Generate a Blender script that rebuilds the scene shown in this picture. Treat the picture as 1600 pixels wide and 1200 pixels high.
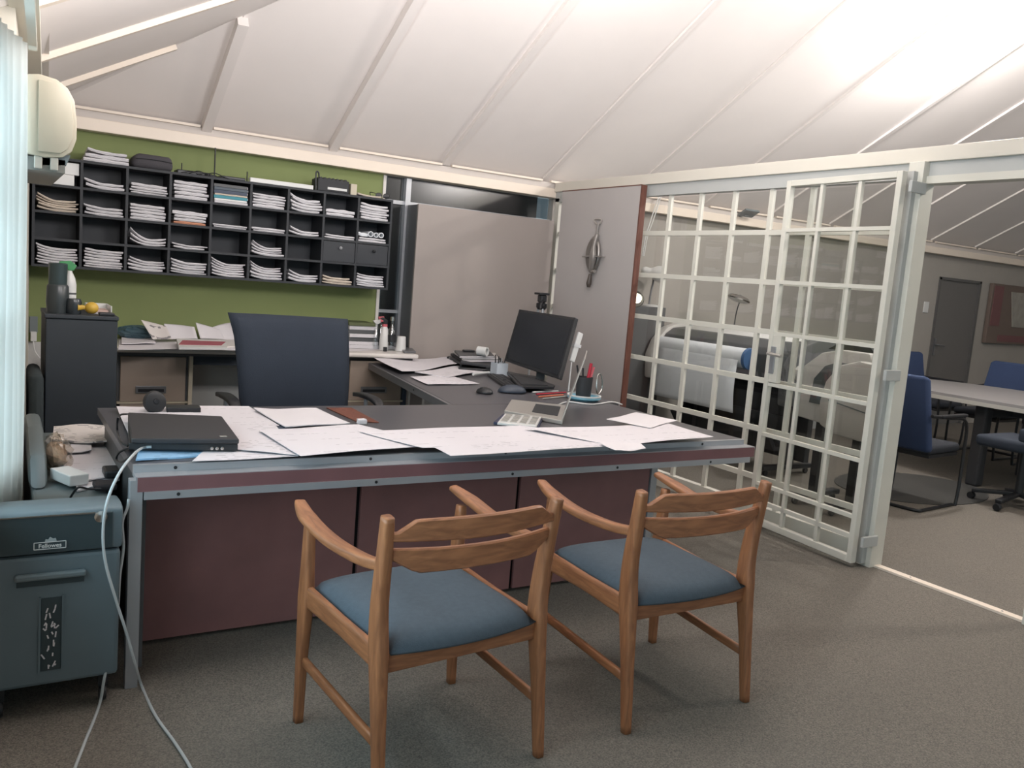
import bpy, bmesh, math, random
from mathutils import Matrix, Vector, Quaternion
random.seed(7)
R_ = math.radians
scn = bpy.context.scene
for o in list(bpy.data.objects): bpy.data.objects.remove(o)
C = scn.collection
# ------------------------------------------------------------------ camera
YAW, PITCH, ROLL, FPX, CAMH = 0.55698134, 0.12211752, 0.0811123, 1320.8, 1.45
fw = Vector((math.sin(YAW)*math.cos(PITCH), math.cos(YAW)*math.cos(PITCH), -math.sin(PITCH)))
rt = Vector((math.cos(YAW), -math.sin(YAW), 0)); up = rt.cross(fw)
cr, sr = math.cos(ROLL), math.sin(ROLL)
rt, up = rt*cr+up*sr, up*cr-rt*sr
cam = bpy.data.objects.new('camera', bpy.data.cameras.new('camera')); C.objects.link(cam)
M = Matrix((rt, up, -fw)).transposed().to_4x4(); M.translation = (0, 0, CAMH)
cam.matrix_world = M
cam.data.sensor_width = 36; cam.data.lens = FPX/1600*36; cam.data.clip_start = .02; cam.data.clip_end = 100
scn.camera = cam
# ------------------------------------------------------------------ world, lights, exposure
w = bpy.data.worlds.new('world'); scn.world = w; w.use_nodes = True
bg = w.node_tree.nodes['Background']; bg.inputs[0].default_value = (.70, .90, 1, 1); bg.inputs[1].default_value = .6
scn.view_settings.view_transform = 'Standard'; scn.view_settings.look = 'None'
scn.view_settings.exposure = 0.35; scn.view_settings.gamma = 1; scn.view_settings.use_curve_mapping = False
def light(name, kind, loc, power, color, size=.1, rot=None, sy=None):
    l = bpy.data.lights.new(name, kind); l.energy = power; l.color = color
    if kind == 'AREA':
        l.shape = 'RECTANGLE'; l.size = size; l.size_y = sy or size
    else: l.shadow_soft_size = size
    o = bpy.data.objects.new(name, l); C.objects.link(o); o.location = loc
    if rot: o.rotation_euler = rot
    return o
light('lamp_light_desk', 'POINT', (3.15, 3.75, 3.36), 20, (1, .95, .92), .12)
light('lamp_light_plotter', 'POINT', (6.5, 3.9, 3.60), 215, (1, .97, .94), .10)
light('lamp_light_meeting', 'POINT', (6.2, 1.45, 3.15), 165, (1, .90, .80), .06)
light('ceiling_fill_desk', 'AREA', (2.3, 2.3, 2.55), 52, (1, .96, .96), .9, (R_(128), 0, 0))  # added fill aimed at the back ceiling slope, no fixture in the room
light('ceiling_fill_left', 'AREA', (.8, 2.7, 2.35), 24, (1, .96, .96), .7, (R_(125), 0, 0))  # added fill that lifts the left part of the ceiling, not a room lamp
light('ceiling_fill_right', 'AREA', (5.6, 2.2, 2.70), 40, (1, .96, .95), .9, (R_(128), 0, 0))  # added unseen fill to brighten the ceiling towards the right
light('window_daylight', 'AREA', (-.85, 1.6, 1.5), 92, (.64, .87, 1), 1.5, (0, R_(-90), 0), 3.6)

# ------------------------------------------------------------------ materials
MATS = {}
def srgb(c): return tuple(((v/255)/12.92 if v/255 <= .04045 else (((v/255)+.055)/1.055)**2.4) for v in c)+(1,)
def mat(name, col, rough=.6, metal=0, bump=0, bscale=200, var=0, vscale=8, spec=.5, kind=None, emit=0, col2=None, grain=(26, 26, 3.0)):
    if name in MATS: return MATS[name]
    m = bpy.data.materials.new(name); m.use_nodes = True; nt = m.node_tree; N = nt.nodes; L = nt.links
    b = N['Principled BSDF']; c = srgb(col)
    b.inputs['Base Color'].default_value = c; b.inputs['Roughness'].default_value = rough
    b.inputs['Metallic'].default_value = metal; b.inputs['Specular IOR Level'].default_value = spec
    tc = N.new('ShaderNodeTexCoord')
    def noise(scale, det=3, vec=None):
        n = N.new('ShaderNodeTexNoise'); n.inputs['Scale'].default_value = scale; n.inputs['Detail'].default_value = det
        L.new(vec or tc.outputs['Object'], n.inputs['Vector']); return n
    def mixc(fac, a, b2):
        x = N.new('ShaderNodeMix'); x.data_type = 'RGBA'
        for sock, v in ((0, fac), (6, a), (7, b2)):
            if hasattr(v, 'links') or hasattr(v, 'is_output'): L.new(v, x.inputs[sock])
            else: x.inputs[sock].default_value = v
        return x.outputs[2]
    if kind == 'wood':
        mp = N.new('ShaderNodeMapping'); mp.inputs['Scale'].default_value = grain; L.new(tc.outputs['Object'], mp.inputs[0])
        n = noise(1.6, 5, mp.outputs[0]); n.inputs['Distortion'].default_value = 1.6
        rmp = N.new('ShaderNodeValToRGB'); L.new(n.outputs['Fac'], rmp.inputs[0])
        rmp.color_ramp.elements[0].position = .35; rmp.color_ramp.elements[1].position = .68
        rmp.color_ramp.elements[0].color = srgb(col2 or [v*.62 for v in col]); rmp.color_ramp.elements[1].color = c
        L.new(rmp.outputs[0], b.inputs['Base Color'])
    elif kind in ('print', 'plan', 'news'):
        # faint printed lines: rows of broken text across the sheet
        sx = N.new('ShaderNodeSeparateXYZ'); L.new(tc.outputs['Object'], sx.inputs[0])
        def mth(op, a, v=None):
            q = N.new('ShaderNodeMath'); q.operation = op
            L.new(a, q.inputs[0]) if hasattr(a, 'links') else None
            if v is not None:
                if hasattr(v, 'links'): L.new(v, q.inputs[1])
                else: q.inputs[1].default_value = v
            return q.outputs[0]
        rows = mth('GREATER_THAN', mth('FRACT', mth('MULTIPLY', sx.outputs[1], 34 if kind != 'plan' else 9)), .62 if kind != 'plan' else .93)
        n1 = noise(38, 1); n2 = noise(4.5, 1)
        t1 = mth('GREATER_THAN', n1.outputs['Fac'], .5); t2 = mth('GREATER_THAN', n2.outputs['Fac'], .52 if kind == 'print' else .47)
        f = mth('MULTIPLY', mth('MULTIPLY', rows, t1), t2)
        f = mth('MULTIPLY', f, .30 if kind != 'news' else .7)
        L.new(mixc(f, c, srgb((70, 70, 78))), b.inputs['Base Color'])
    elif kind == 'layers':
        wv = N.new('ShaderNodeTexWave'); wv.bands_direction = 'Z'; wv.inputs['Scale'].default_value = 55; wv.inputs['Distortion'].default_value = 3
        wv.inputs['Detail'].default_value = 2; L.new(tc.outputs['Object'], wv.inputs[0])
        L.new(mixc(wv.outputs['Fac'], srgb([v*.74 for v in col]), c), b.inputs['Base Color'])
    elif kind == 'carpet':
        n = noise(190, 5); n2 = noise(2.0, 4)
        a = mixc(mthr(N, L, n.outputs['Fac'], .3, .7), srgb([v*.74 for v in col]), srgb([min(255, v*1.25) for v in col]))
        L.new(mixc(mthr(N, L, n2.outputs['Fac'], .2, 1.6), a, srgb(col2 or col)), b.inputs['Base Color'])
    elif var:
        n = noise(vscale, 4)
        L.new(mixc(n.outputs['Fac'], srgb([max(0, v*(1-var)) for v in col]), srgb([min(255, v*(1+var)) for v in col])), b.inputs['Base Color'])
    if bump:
        n = noise(bscale, 3); bp = N.new('ShaderNodeBump'); bp.inputs['Strength'].default_value = bump; bp.inputs['Distance'].default_value = .004
        L.new(n.outputs['Fac'], bp.inputs['Height']); L.new(bp.outputs[0], b.inputs['Normal'])
    if emit:
        b.inputs['Emission Color'].default_value = c; b.inputs['Emission Strength'].default_value = emit
    MATS[name] = m; return m
def mthr(N, L, s, a, b):
    q = N.new('ShaderNodeMapRange'); q.inputs[1].default_value = a; q.inputs[2].default_value = b; L.new(s, q.inputs[0]); return q.outputs[0]
def glassmat(name, tint=(1, 1, 1), refl=.09, rough=0.0):
    m = bpy.data.materials.new(name); m.use_nodes = True; N = m.node_tree.nodes; L = m.node_tree.links
    N.remove(N['Principled BSDF']); out = N['Material Output']
    t = N.new('ShaderNodeBsdfTransparent'); t.inputs[0].default_value = tint+(1,)
    g = N.new('ShaderNodeBsdfGlossy'); g.inputs['Roughness'].default_value = rough
    fr = N.new('ShaderNodeFresnel'); fr.inputs[0].default_value = 1.5
    ad = N.new('ShaderNodeMath'); ad.operation = 'ADD'; ad.use_clamp = True; L.new(fr.outputs[0], ad.inputs[0]); ad.inputs[1].default_value = refl
    geo = N.new('ShaderNodeNewGeometry'); iv = N.new('ShaderNodeMath'); iv.operation = 'SUBTRACT'; iv.inputs[0].default_value = 1; L.new(geo.outputs['Backfacing'], iv.inputs[1])
    ml = N.new('ShaderNodeMath'); ml.operation = 'MULTIPLY'; L.new(ad.outputs[0], ml.inputs[0]); L.new(iv.outputs[0], ml.inputs[1]); ad = ml
    x = N.new('ShaderNodeMixShader'); L.new(ad.outputs[0], x.inputs[0]); L.new(t.outputs[0], x.inputs[1]); L.new(g.outputs[0], x.inputs[2])
    L.new(x.outputs[0], out.inputs[0]); MATS[name] = m; return m

carpet = mat('carpet', (106, 101, 93), .95, bump=.6, bscale=300, kind='carpet', col2=(100, 96, 90))
ceilm = mat('ceiling_board', (236, 229, 225), .8, var=.015, vscale=3)
ceilb = mat('ceiling_batten_paint', (230, 223, 219), .6)
cream = mat('cream_paint', (226, 213, 198), .45, var=.02)
steelw = mat('white_steel_paint', (206, 204, 194), .4, var=.03, vscale=5)
steelg = mat('pale_grey_steel_paint', (176, 178, 176), .45, var=.02)
green = mat('green_paint', (122, 133, 84), .75, var=.04, vscale=2)
wallm = mat('far_wall_paint', (158, 153, 146), .85, var=.02)
leftm = mat('left_wall_paint', (202, 196, 184), .8, var=.03)
greywall = mat('grey_wall_paint', (190, 190, 188), .8)
blackm = mat('black_laminate', (44, 47, 52), .55, var=.06)
blackin = mat('black_shelf_board', (38, 41, 46), .6, var=.05)
darkcab = mat('dark_cabinet', (46, 52, 58), .5, var=.05)
taupe = mat('taupe_laminate', (150, 141, 136), .45, var=.02, vscale=3)
greylam = mat('grey_board', (172, 167, 165), .55, var=.02, vscale=3)
darkgrey = mat('dark_grey_laminate', (78, 80, 82), .5)
desktop = mat('desktop_laminate', (80, 79, 83), .32, var=.04, vscale=20)
maroon = mat('maroon_laminate', (116, 80, 82), .42, var=.10, vscale=6)
maroon2 = mat('maroon_panel', (134, 94, 92), .5, var=.14, vscale=5)
alu = mat('aluminium', (172, 174, 178), .35, metal=.55, var=.03)
alug = mat('grey_edge_metal', (120, 121, 124), .4, metal=.5)
teak = mat('teak', (160, 106, 70), .45, kind='wood', col2=(128, 82, 54))
teakx = mat('teak_crosswise', (164, 108, 72), .45, kind='wood', col2=(128, 82, 54), grain=(3, 26, 26))
teaky = mat('teak_lengthwise', (160, 106, 70), .45, kind='wood', col2=(128, 82, 54), grain=(26, 3, 26))
seatm = mat('blue_grey_fabric', (74, 86, 96), .95, bump=.6, bscale=500, var=.08, vscale=60)
navy = mat('navy_fabric', (38, 46, 58), .85, bump=.4, bscale=300, var=.06)
blueup = mat('blue_upholstery', (44, 60, 92), .9, bump=.3, bscale=300, var=.06)
blackp = mat('black_plastic', (34, 35, 38), .4)
blackr = mat('matt_black_plastic', (42, 43, 46), .65)
screenm = mat('dark_screen', (38, 40, 44), .25)
greyp = mat('grey_plastic', (108, 116, 118), .5, var=.03)
shredm = mat('shredder_plastic', (92, 106, 112), .5, var=.04)
shredd = mat('shredder_dark', (52, 64, 68), .3)
creamp = mat('cream_plastic', (184, 175, 156), .4)
whitep = mat('white_plastic', (208, 208, 206), .35)
silver = mat('silver', (178, 174, 168), .35, metal=.4)
chrome = mat('chrome', (190, 188, 184), .18, metal=1)
paper = mat('white_paper', (206, 202, 206), .9, kind='print')
seatdark = mat('dark_blue_seat', (34, 38, 46), .9)
paperp = mat('plan_paper', (208, 204, 208), .9, kind='plan')
papern = mat('printed_paper', (206, 200, 196), .9, kind='news')
paperb = mat('blank_paper', (212, 208, 211), .9)
layers = mat('folded_paper', (226, 224, 228), .9, kind='layers')
layersc = mat('cream_folded_paper', (222, 208, 192), .9, kind='layers')
layerso = mat('orange_folded_paper', (214, 150, 120), .9, kind='layers')
bluep = mat('pale_blue_paper', (138, 180, 214), .8, kind='print')
tan = mat('tan_drawer', (150, 136, 124), .5, var=.02)
whitelam = mat('white_laminate', (208, 203, 198), .35)
brown = mat('brown_wood_edge', (112, 72, 60), .5, kind='wood', col2=(92, 56, 46))
redbrown = mat('red_brown_wood', (120, 70, 52), .5, kind='wood', col2=(96, 50, 36))
rubber = mat('black_rubber', (30, 31, 33), .7)
cablew = mat('grey_cable', (176, 182, 184), .5)
red = mat('red_plastic', (170, 38, 56), .4)
pink = mat('pink_plastic', (196, 96, 104), .4)
yellow = mat('yellow_plastic', (196, 160, 62), .45)
greenp = mat('green_plastic', (66, 140, 88), .45)
teal = mat('teal_cover', (44, 130, 144), .5)
bluegrey = mat('blue_grey_cover', (64, 74, 92), .6)
tablem = mat('grey_table_top', (140, 138, 138), .35, var=.05)
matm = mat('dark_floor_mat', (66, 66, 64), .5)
doorg = mat('grey_door_paint', (104, 102, 100), .5)
blueroll = mat('blue_plastic', (70, 100, 140), .4)
rollp = mat('white_roll_paper', (214, 218, 222), .7)
bulbm = mat('bulb_glow', (255, 250, 240), .5, emit=14)
curtm = bpy.data.materials.new('curtain_cloth'); curtm.use_nodes = True
_n = curtm.node_tree.nodes; _l = curtm.node_tree.links
_b = _n['Principled BSDF']; _b.inputs['Base Color'].default_value = srgb((226, 228, 226)); _b.inputs['Roughness'].default_value = .9
_t = _n.new('ShaderNodeBsdfTranslucent'); _t.inputs[0].default_value = srgb((230, 232, 230)); _x = _n.new('ShaderNodeMixShader'); _x.inputs[0].default_value = .7
_l.new(_b.outputs[0], _x.inputs[1]); _l.new(_t.outputs[0], _x.inputs[2]); _l.new(_x.outputs[0], _n['Material Output'].inputs[0])
pane = glassmat('pane_glass', (.95, .955, .95), .03)
darkglass = glassmat('dark_glass', (.35, .37, .38), .04, .22)
clearp = glassmat('clear_plastic', (.85, .87, .88), .10, .1)

# ------------------------------------------------------------------ geometry helpers
def bm_(): return bmesh.new()
def obox(bm, c, ax, ay, az):
    c, ax, ay, az = map(Vector, (c, ax, ay, az))
    v = [bm.verts.new(c+ax*i+ay*j+az*k) for i in (-1, 1) for j in (-1, 1) for k in (-1, 1)]
    for f in ((0, 1, 3, 2), (4, 6, 7, 5), (0, 4, 5, 1), (2, 3, 7, 6), (0, 2, 6, 4), (1, 5, 7, 3)):
        bm.faces.new([v[i] for i in f])
    return bm
def box(x0, x1, y0, y1, z0, z1, bm=None, bev=0, seg=2):
    b = bmesh.new()
    obox(b, ((x0+x1)/2, (y0+y1)/2, (z0+z1)/2), ((x1-x0)/2, 0, 0), (0, (y1-y0)/2, 0), (0, 0, (z1-z0)/2))
    bmesh.ops.recalc_face_normals(b, faces=b.faces)
    if bev: bmesh.ops.bevel(b, geom=b.edges[:], offset=bev, segments=seg, affect='EDGES', profile=.5)
    return join(bm, b)
def join(bm, b):
    if bm is None: return b
    me = bpy.data.meshes.new('t'); b.to_mesh(me); b.free(); bm.from_mesh(me); bpy.data.meshes.remove(me); return bm
def beam(p, q, wd, ht, bm=None, upv=(0, 0, 1), bev=0):
    """a straight bar from p to q, wd wide and ht high"""
    p, q = Vector(p), Vector(q); d = (q-p); n = d.normalized(); s = n.cross(Vector(upv)).normalized(); u = s.cross(n)
    b = bmesh.new(); obox(b, (p+q)/2, d/2, s*wd/2, u*ht/2); bmesh.ops.recalc_face_normals(b, faces=b.faces)
    if bev: bmesh.ops.bevel(b, geom=b.edges[:], offset=bev, segments=2, affect='EDGES', profile=.5)
    return join(bm, b)
def tube(pts, r, bm=None, n=8, closed=False, smooth=True):
    """a tube along pts (Catmull-Rom smoothed), r a radius or list"""
    pts = [Vector(p) for p in pts]; rr = r if isinstance(r, (list, tuple)) else [r]*len(pts)
    if smooth and len(pts) > 2:
        out = []; ro = []; m = len(pts)
        for i in range(m if closed else m-1):
            a, b, c, d = pts[(i-1) % m if closed else max(i-1, 0)], pts[i], pts[(i+1) % m], pts[(i+2) % m if closed else min(i+2, m-1)]
            for k in range(5):
                t = k/5
                out.append(.5*((2*b)+(c-a)*t+(2*a-5*b+4*c-d)*t*t+(3*b-a-3*c+d)*t**3)); ro.append(rr[i]*(1-t)+rr[(i+1) % m]*t)
        if not closed: out.append(pts[-1]); ro.append(rr[-1])
        pts, rr = out, ro
    bm = bm or bmesh.new(); rings = []; prev = None; m = len(pts)
    for i, p in enumerate(pts):
        t = (pts[(i+1) % m]-pts[i-1]) if closed else (pts[min(i+1, m-1)]-pts[max(i-1, 0)])
        t.normalize()
        if prev is None: prev = t.orthogonal().normalized()
        prev = (prev-t*prev.dot(t)).normalized(); b2 = t.cross(prev)
        rings.append([bm.verts.new(p+(prev*math.cos(2*math.pi*k/n)+b2*math.sin(2*math.pi*k/n))*rr[i]) for k in range(n)])
    for i in range(m if closed else m-1):
        A, B = rings[i], rings[(i+1) % m]
        for k in range(n): bm.faces.new((A[k], A[(k+1) % n], B[(k+1) % n], B[k]))
    if not closed: bm.faces.new(rings[0][::-1]); bm.faces.new(rings[-1])
    return bm
def lathe(prof, c=(0, 0, 0), bm=None, n=20, axis='z', cap=True):
    b = bmesh.new(); rings = []
    for r, h in prof:
        rings.append([b.verts.new((r*math.cos(2*math.pi*k/n), r*math.sin(2*math.pi*k/n), h)) for k in range(n)])
    for A, B in zip(rings, rings[1:]):
        for k in range(n): b.faces.new((A[k], A[(k+1) % n], B[(k+1) % n], B[k]))
    if cap: b.faces.new(rings[0][::-1]); b.faces.new(rings[-1])
    m = {'z': Matrix.Identity(4), 'x': Matrix.Rotation(R_(90), 4, 'Y'), 'y': Matrix.Rotation(R_(-90), 4, 'X')}[axis] if isinstance(axis, str) else Vector((0, 0, 1)).rotation_difference(Vector(axis)).to_matrix().to_4x4()
    bmesh.ops.transform(b, matrix=Matrix.Translation(c) @ m, verts=b.verts)
    bmesh.ops.recalc_face_normals(b, faces=b.faces)
    return join(bm, b)
def prism(poly, d0, d1, axis='y', bm=None, bev=0):
    """extrude a 2-D polygon from d0 to d1 along axis; poly is in the two other axes in order"""
    b = bmesh.new()
    def P(u, v, d): return {'x': (d, u, v), 'y': (u, d, v), 'z': (u, v, d)}[axis]
    A = [b.verts.new(P(u, v, d0)) for u, v in poly]; B = [b.verts.new(P(u, v, d1)) for u, v in poly]; n = len(poly)
    b.faces.new(A); b.faces.new(B[::-1])
    for i in range(n): b.faces.new((A[i], B[i], B[(i+1) % n], A[(i+1) % n]))
    bmesh.ops.recalc_face_normals(b, faces=b.faces)
    if bev: bmesh.ops.bevel(b, geom=b.edges[:], offset=bev, segments=2, affect='EDGES', profile=.5)
    return join(bm, b)
def ell(c, r, bm=None, n=16):
    b = bmesh.new(); bmesh.ops.create_uvsphere(b, u_segments=n, v_segments=n//2+2, radius=1)
    bmesh.ops.transform(b, matrix=Matrix.Translation(c) @ Matrix.Diagonal((*r, 1)), verts=b.verts)
    return join(bm, b)
def tag(o, label=None, cat=None, group=None, kind=None):
    if label: o['label'] = label
    if cat: o['category'] = cat
    if group: o['group'] = group
    if kind: o['kind'] = kind
    return o
ORG = {}
def worldloc(o): return ORG.get(o.name, Vector((0, 0, 0)))
def obj(name, bm, m, parent=None, smooth=False, world=True, data=None, loc=None):
    """link a bmesh given in world coordinates as one mesh object with its origin at its base"""
    if data is None:
        lo = [min(v.co[i] for v in bm.verts) for i in range(3)]; hi = [max(v.co[i] for v in bm.verts) for i in range(3)]
        o0 = Vector(((lo[0]+hi[0])/2, (lo[1]+hi[1])/2, lo[2]))
        bmesh.ops.translate(bm, vec=-o0, verts=bm.verts)
        me = bpy.data.meshes.new(name); bm.to_mesh(me); bm.free(); me.materials.append(m)
        if smooth:
            for p in me.polygons: p.use_smooth = True
            if smooth != 'all': me.set_sharp_from_angle(angle=R_(38))
    else: me = data; o0 = Vector(loc)
    o = bpy.data.objects.new(name, me); C.objects.link(o)
    if parent: o.parent = parent; o.location = o0-worldloc(parent)
    else: o.location = o0
    ORG[o.name] = o0
    return o
def thing(name, label, cat, loc, group=None):
    o = bpy.data.objects.new(name, None); C.objects.link(o); o.location = loc; o.empty_display_size = .1; ORG[o.name] = Vector(loc)
    return tag(o, label, cat, group)
def struct(name, bm, m, parent=None, smooth=False):
    o = obj(name, bm, m, parent, smooth)
    if parent is None: tag(o, kind='structure')
    return o
def copy_tree(o, parent=None):
    c = o.copy(); C.objects.link(c)
    if parent: c.parent = parent
    for ch in o.children: copy_tree(ch, c)
    return c
def rotz(bm, c, a):
    bmesh.ops.transform(bm, matrix=Matrix.Translation(c) @ Matrix.Rotation(a, 4, 'Z') @ Matrix.Translation(-Vector(c)), verts=bm.verts); return bm
def at(x, y, ax, v):
    """the point where the sight line through a picture pixel meets the plane ax = v (used to place things measured in the photograph)"""
    d = rt*((x-800)/FPX)+up*((600-y)/FPX)+fw; i = 'xyz'.index(ax); o = Vector((0, 0, CAMH)); return o+d*((v-o[i])/d[i])
def text(body, size, origin, xdir, zdir, m, name, parent, depth=.001, bold=0):
    cu = bpy.data.curves.new('t', 'FONT'); cu.body = body; cu.size = size; cu.extrude = depth; cu.offset = bold; cu.align_x = 'CENTER'; cu.align_y = 'CENTER'
    t = bpy.data.objects.new('t', cu); C.objects.link(t); dg = bpy.context.evaluated_depsgraph_get(); dg.update()
    me = bpy.data.meshes.new_from_object(t.evaluated_get(dg)); bpy.data.objects.remove(t)
    b = bmesh.new(); b.from_mesh(me); x = Vector(xdir).normalized(); z = Vector(zdir).normalized(); y = x.cross(z)
    mm = Matrix((x, z, x.cross(z))).transposed().to_4x4(); mm.translation = origin
    bmesh.ops.transform(b, matrix=mm, verts=b.verts); return obj(name, b, m, parent)

# ================================================================== SETTING
GX = 4.316; BY = 6.5; EZ = 2.34; PITCHC = .55; HX = .27; RY = 1.5
def WX(y): return -.10+.048*y
struct('floor', box(-1.5, 13.2, -3.6, 6.7, -.06, 0), carpet)
# ---- ceiling: boards between battens on four roof slopes
ceil = tag(thing('ceiling', None, None, (3, 4, EZ)), kind='structure')
def zc(y): return EZ+PITCHC*(BY-y)
def slab(pts, th=.03):
    b = bmesh.new(); A = [b.verts.new(p) for p in pts]; B = [b.verts.new(Vector(p)+Vector((0, 0, th))) for p in pts]; n = len(pts)
    b.faces.new(A); b.faces.new(B[::-1])
    for i in range(n): b.faces.new((A[i], B[i], B[(i+1) % n], A[(i+1) % n]))
    bmesh.ops.recalc_face_normals(b, faces=b.faces); return b
xs = [HX, 1.29, 2.22, 3.19, 4.18, 5.15, 6.12, 7.09, 8.06, 9.03, 10.0, 10.97, 11.94, 13.1]
g = .004
for a, b in zip(xs, xs[1:]):
    ya, yb = max(RY, BY-(a-HX)), max(RY, BY-(b-HX))
    pts = [(a+g, BY+.05, zc(BY+.05)), (b-g, BY+.05, zc(BY+.05)), (b-g, yb, zc(yb))]
    if ya > RY and yb == RY: pts.append((HX+BY-RY, RY, zc(RY)))
    if a > HX: pts.append((a+g, ya, zc(ya)))
    obj('ceiling_panel', slab(pts), ceilm, ceil)
for x in xs[1:-1]:
    y1 = max(RY, BY-(x-HX)); deep = .075 if x < 2.5 else (.045 if x < 3.5 else .028); wd = .065 if x < 3.5 else .045
    obj('ceiling_batten', beam((x, BY-.06, zc(BY-.06)-deep/2+.01), (x, y1, zc(y1)-deep/2+.01), wd, deep), ceilb, ceil)
ys = [BY, 5.78, 4.6, 3.42, 2.24, RY, .3, -.9, -2.1, -3.5]
def zl(x): return EZ+PITCHC*(x-HX)
for a, b in zip(ys, ys[1:]):
    def hx(y): return HX+(BY-y) if y >= RY else HX+(y+3.5)
    obj('ceiling_panel', slab([(-.35, a-g, zl(-.35)), (-.35, b+g, zl(-.35)), (hx(b), b+g, zl(hx(b))), (hx(a), a-g, zl(hx(a)))]), ceilm, ceil)
for y in ys[1:5]:
    x1 = HX+BY-y
    obj('ceiling_batten', beam((WX(y)+.05, y, zl(WX(y)+.05)-.01), (x1-.03, y, zl(x1-.03)-.01), .05, .04), cream, ceil)
obj('ceiling_panel', slab([(HX-.6, -3.55, EZ), (13.1, -3.55, EZ), (13.1, RY, zc(RY)), (HX+BY-RY, RY, zc(RY))]), ceilm, ceil)
obj('hip_strip', beam((HX-.25, BY+.25, EZ-.10), (HX+BY-RY, RY, zc(RY)+.045), .5, .012), ceilm, ceil)
# ---- back wall
wb = tag(thing('wall_back', None, None, (5, 6.55, 0)), kind='structure')
obj('green_panel', box(.10, 2.69, BY, BY+.06, .78, 2.22), green, wb)
obj('lower_panel', box(.10, 2.9, BY, BY+.06, 0, .78), greywall, wb)
obj('far_wall_panel', box(4.33, 10.36, BY, BY+.08, 0, 2.22), wallm, wb)
obj('far_wall_panel', box(10.36, 11.32, BY, BY+.08, 1.93, 2.22), wallm, wb)
obj('far_wall_panel', box(11.32, 13.1, BY, BY+.08, 0, 2.22), wallm, wb)
obj('edge_strip', box(2.675, 2.70, BY-.012, BY+.06, .78, 2.2), whitelam, wb)
# dark framed window between the green panel and the glass partition
w1 = tag(thing('window_1', None, None, (3.5, BY, .78)), kind='structure')
obj('pane', box(2.72, 2.87, BY+.02, BY+.03, .8, 2.2), darkglass, w1)
obj('pane', box(2.91, 4.29, BY+.02, BY+.03, 2.02, 2.2), darkglass, w1)
obj('pane', box(2.91, 4.29, BY+.02, BY+.03, .8, 1.98), darkglass, w1)
obj('mullion', box(2.868, 2.912, BY-.03, BY+.05, .78, 2.2), alu, w1)
obj('transom', box(2.70, 4.3, BY-.01, BY+.05, 1.985, 2.015), alu, w1)
obj('transom', box(2.70, 2.868, BY-.005, BY+.05, 1.10, 1.125), alu, w1)
obj('sill', box(2.70, 4.3, BY-.03, BY+.05, .76, .80), alug, w1)
obj('backing', box(2.66, 4.35, BY+.30, BY+.33, .6, 2.35), mat('night_dark', (60, 62, 64), .9), w1)
# eave beam along the back wall
t1 = tag(thing('trim_1', None, None, (6, BY-.06, 2.2)), kind='structure')
obj('beam', box(.12, 13.1, BY-.10, BY+.06, 2.205, 2.285, bev=.004), cream, t1)
obj('fascia', box(.12, 13.1, BY-.075, BY+.06, 2.285, 2.335), mat('eave_grey', (196, 188, 182), .6), t1)
for a, b in zip([.35]+xs[1:], xs[1:]):
    obj('cornice_strip', box(a+.045, b-.045, BY-.10, BY-.07, 2.335, 2.352), cream, t1)
# ---- left wall: skewed a little, window opening behind a white curtain
def wallbox(y0, y1, z0, z1, x0, x1, bev=0):
    b = box(x0, x1, y0, y1, z0, z1, bev=bev)
    for v in b.verts: v.co.x += WX(v.co.y)
    return b
wl = tag(thing('wall_left', None, None, (0, 2, 0)), kind='structure')
obj('wall_panel', wallbox(-3.5, 3.4, 0, .70, -.18, -.06), leftm, wl)
obj('wall_panel', wallbox(3.4, 6.5, 0, .70, -.10, 0), leftm, wl)
obj('wall_panel', wallbox(3.4, 6.5, .70, 2.3, -.10, 0), leftm, wl)
obj('wall_panel', wallbox(-3.5, .2, .70, 2.3, -.10, 0), leftm, wl)
obj('wall_panel', wallbox(.2, 3.4, 2.05, 2.3, -.18, -.08), leftm, wl)
t2 = tag(thing('trim_2', None, None, (0.1, 2, 2.2)), kind='structure')
obj('eave_beam', wallbox(-3.5, 6.42, 2.21, 2.30, -.02, .07), mat('eave_left', (206, 202, 190), .6), t2)
obj('eave_fascia', wallbox(-3.5, 6.42, 2.30, 2.36, -.02, .10), ceilb, t2)
w3 = tag(thing('window_3', None, None, (0, 1.8, .7)), kind='structure')
for y in (.25, 1.3, 2.35, 3.35): obj('window_bar', wallbox(y-.02, y+.02, .7, 2.05, -.15, -.11), steelw, w3)
for z in (.72, 1.15, 1.6, 2.03): obj('window_bar', wallbox(.2, 3.4, z-.015, z+.015, -.14, -.115), steelw, w3)
obj('pane', wallbox(.2, 3.4, .7, 2.05, -.132, -.128), pane, w3)
# ---- baseboard at the back of the room next door
struct('baseboard_back', box(4.4, 10.3, BY-.015, BY, 0, .09), steelg)
struct('wall_right', box(13.0, 13.1, -3.5, BY, 0, 4.5), wallm)

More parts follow.
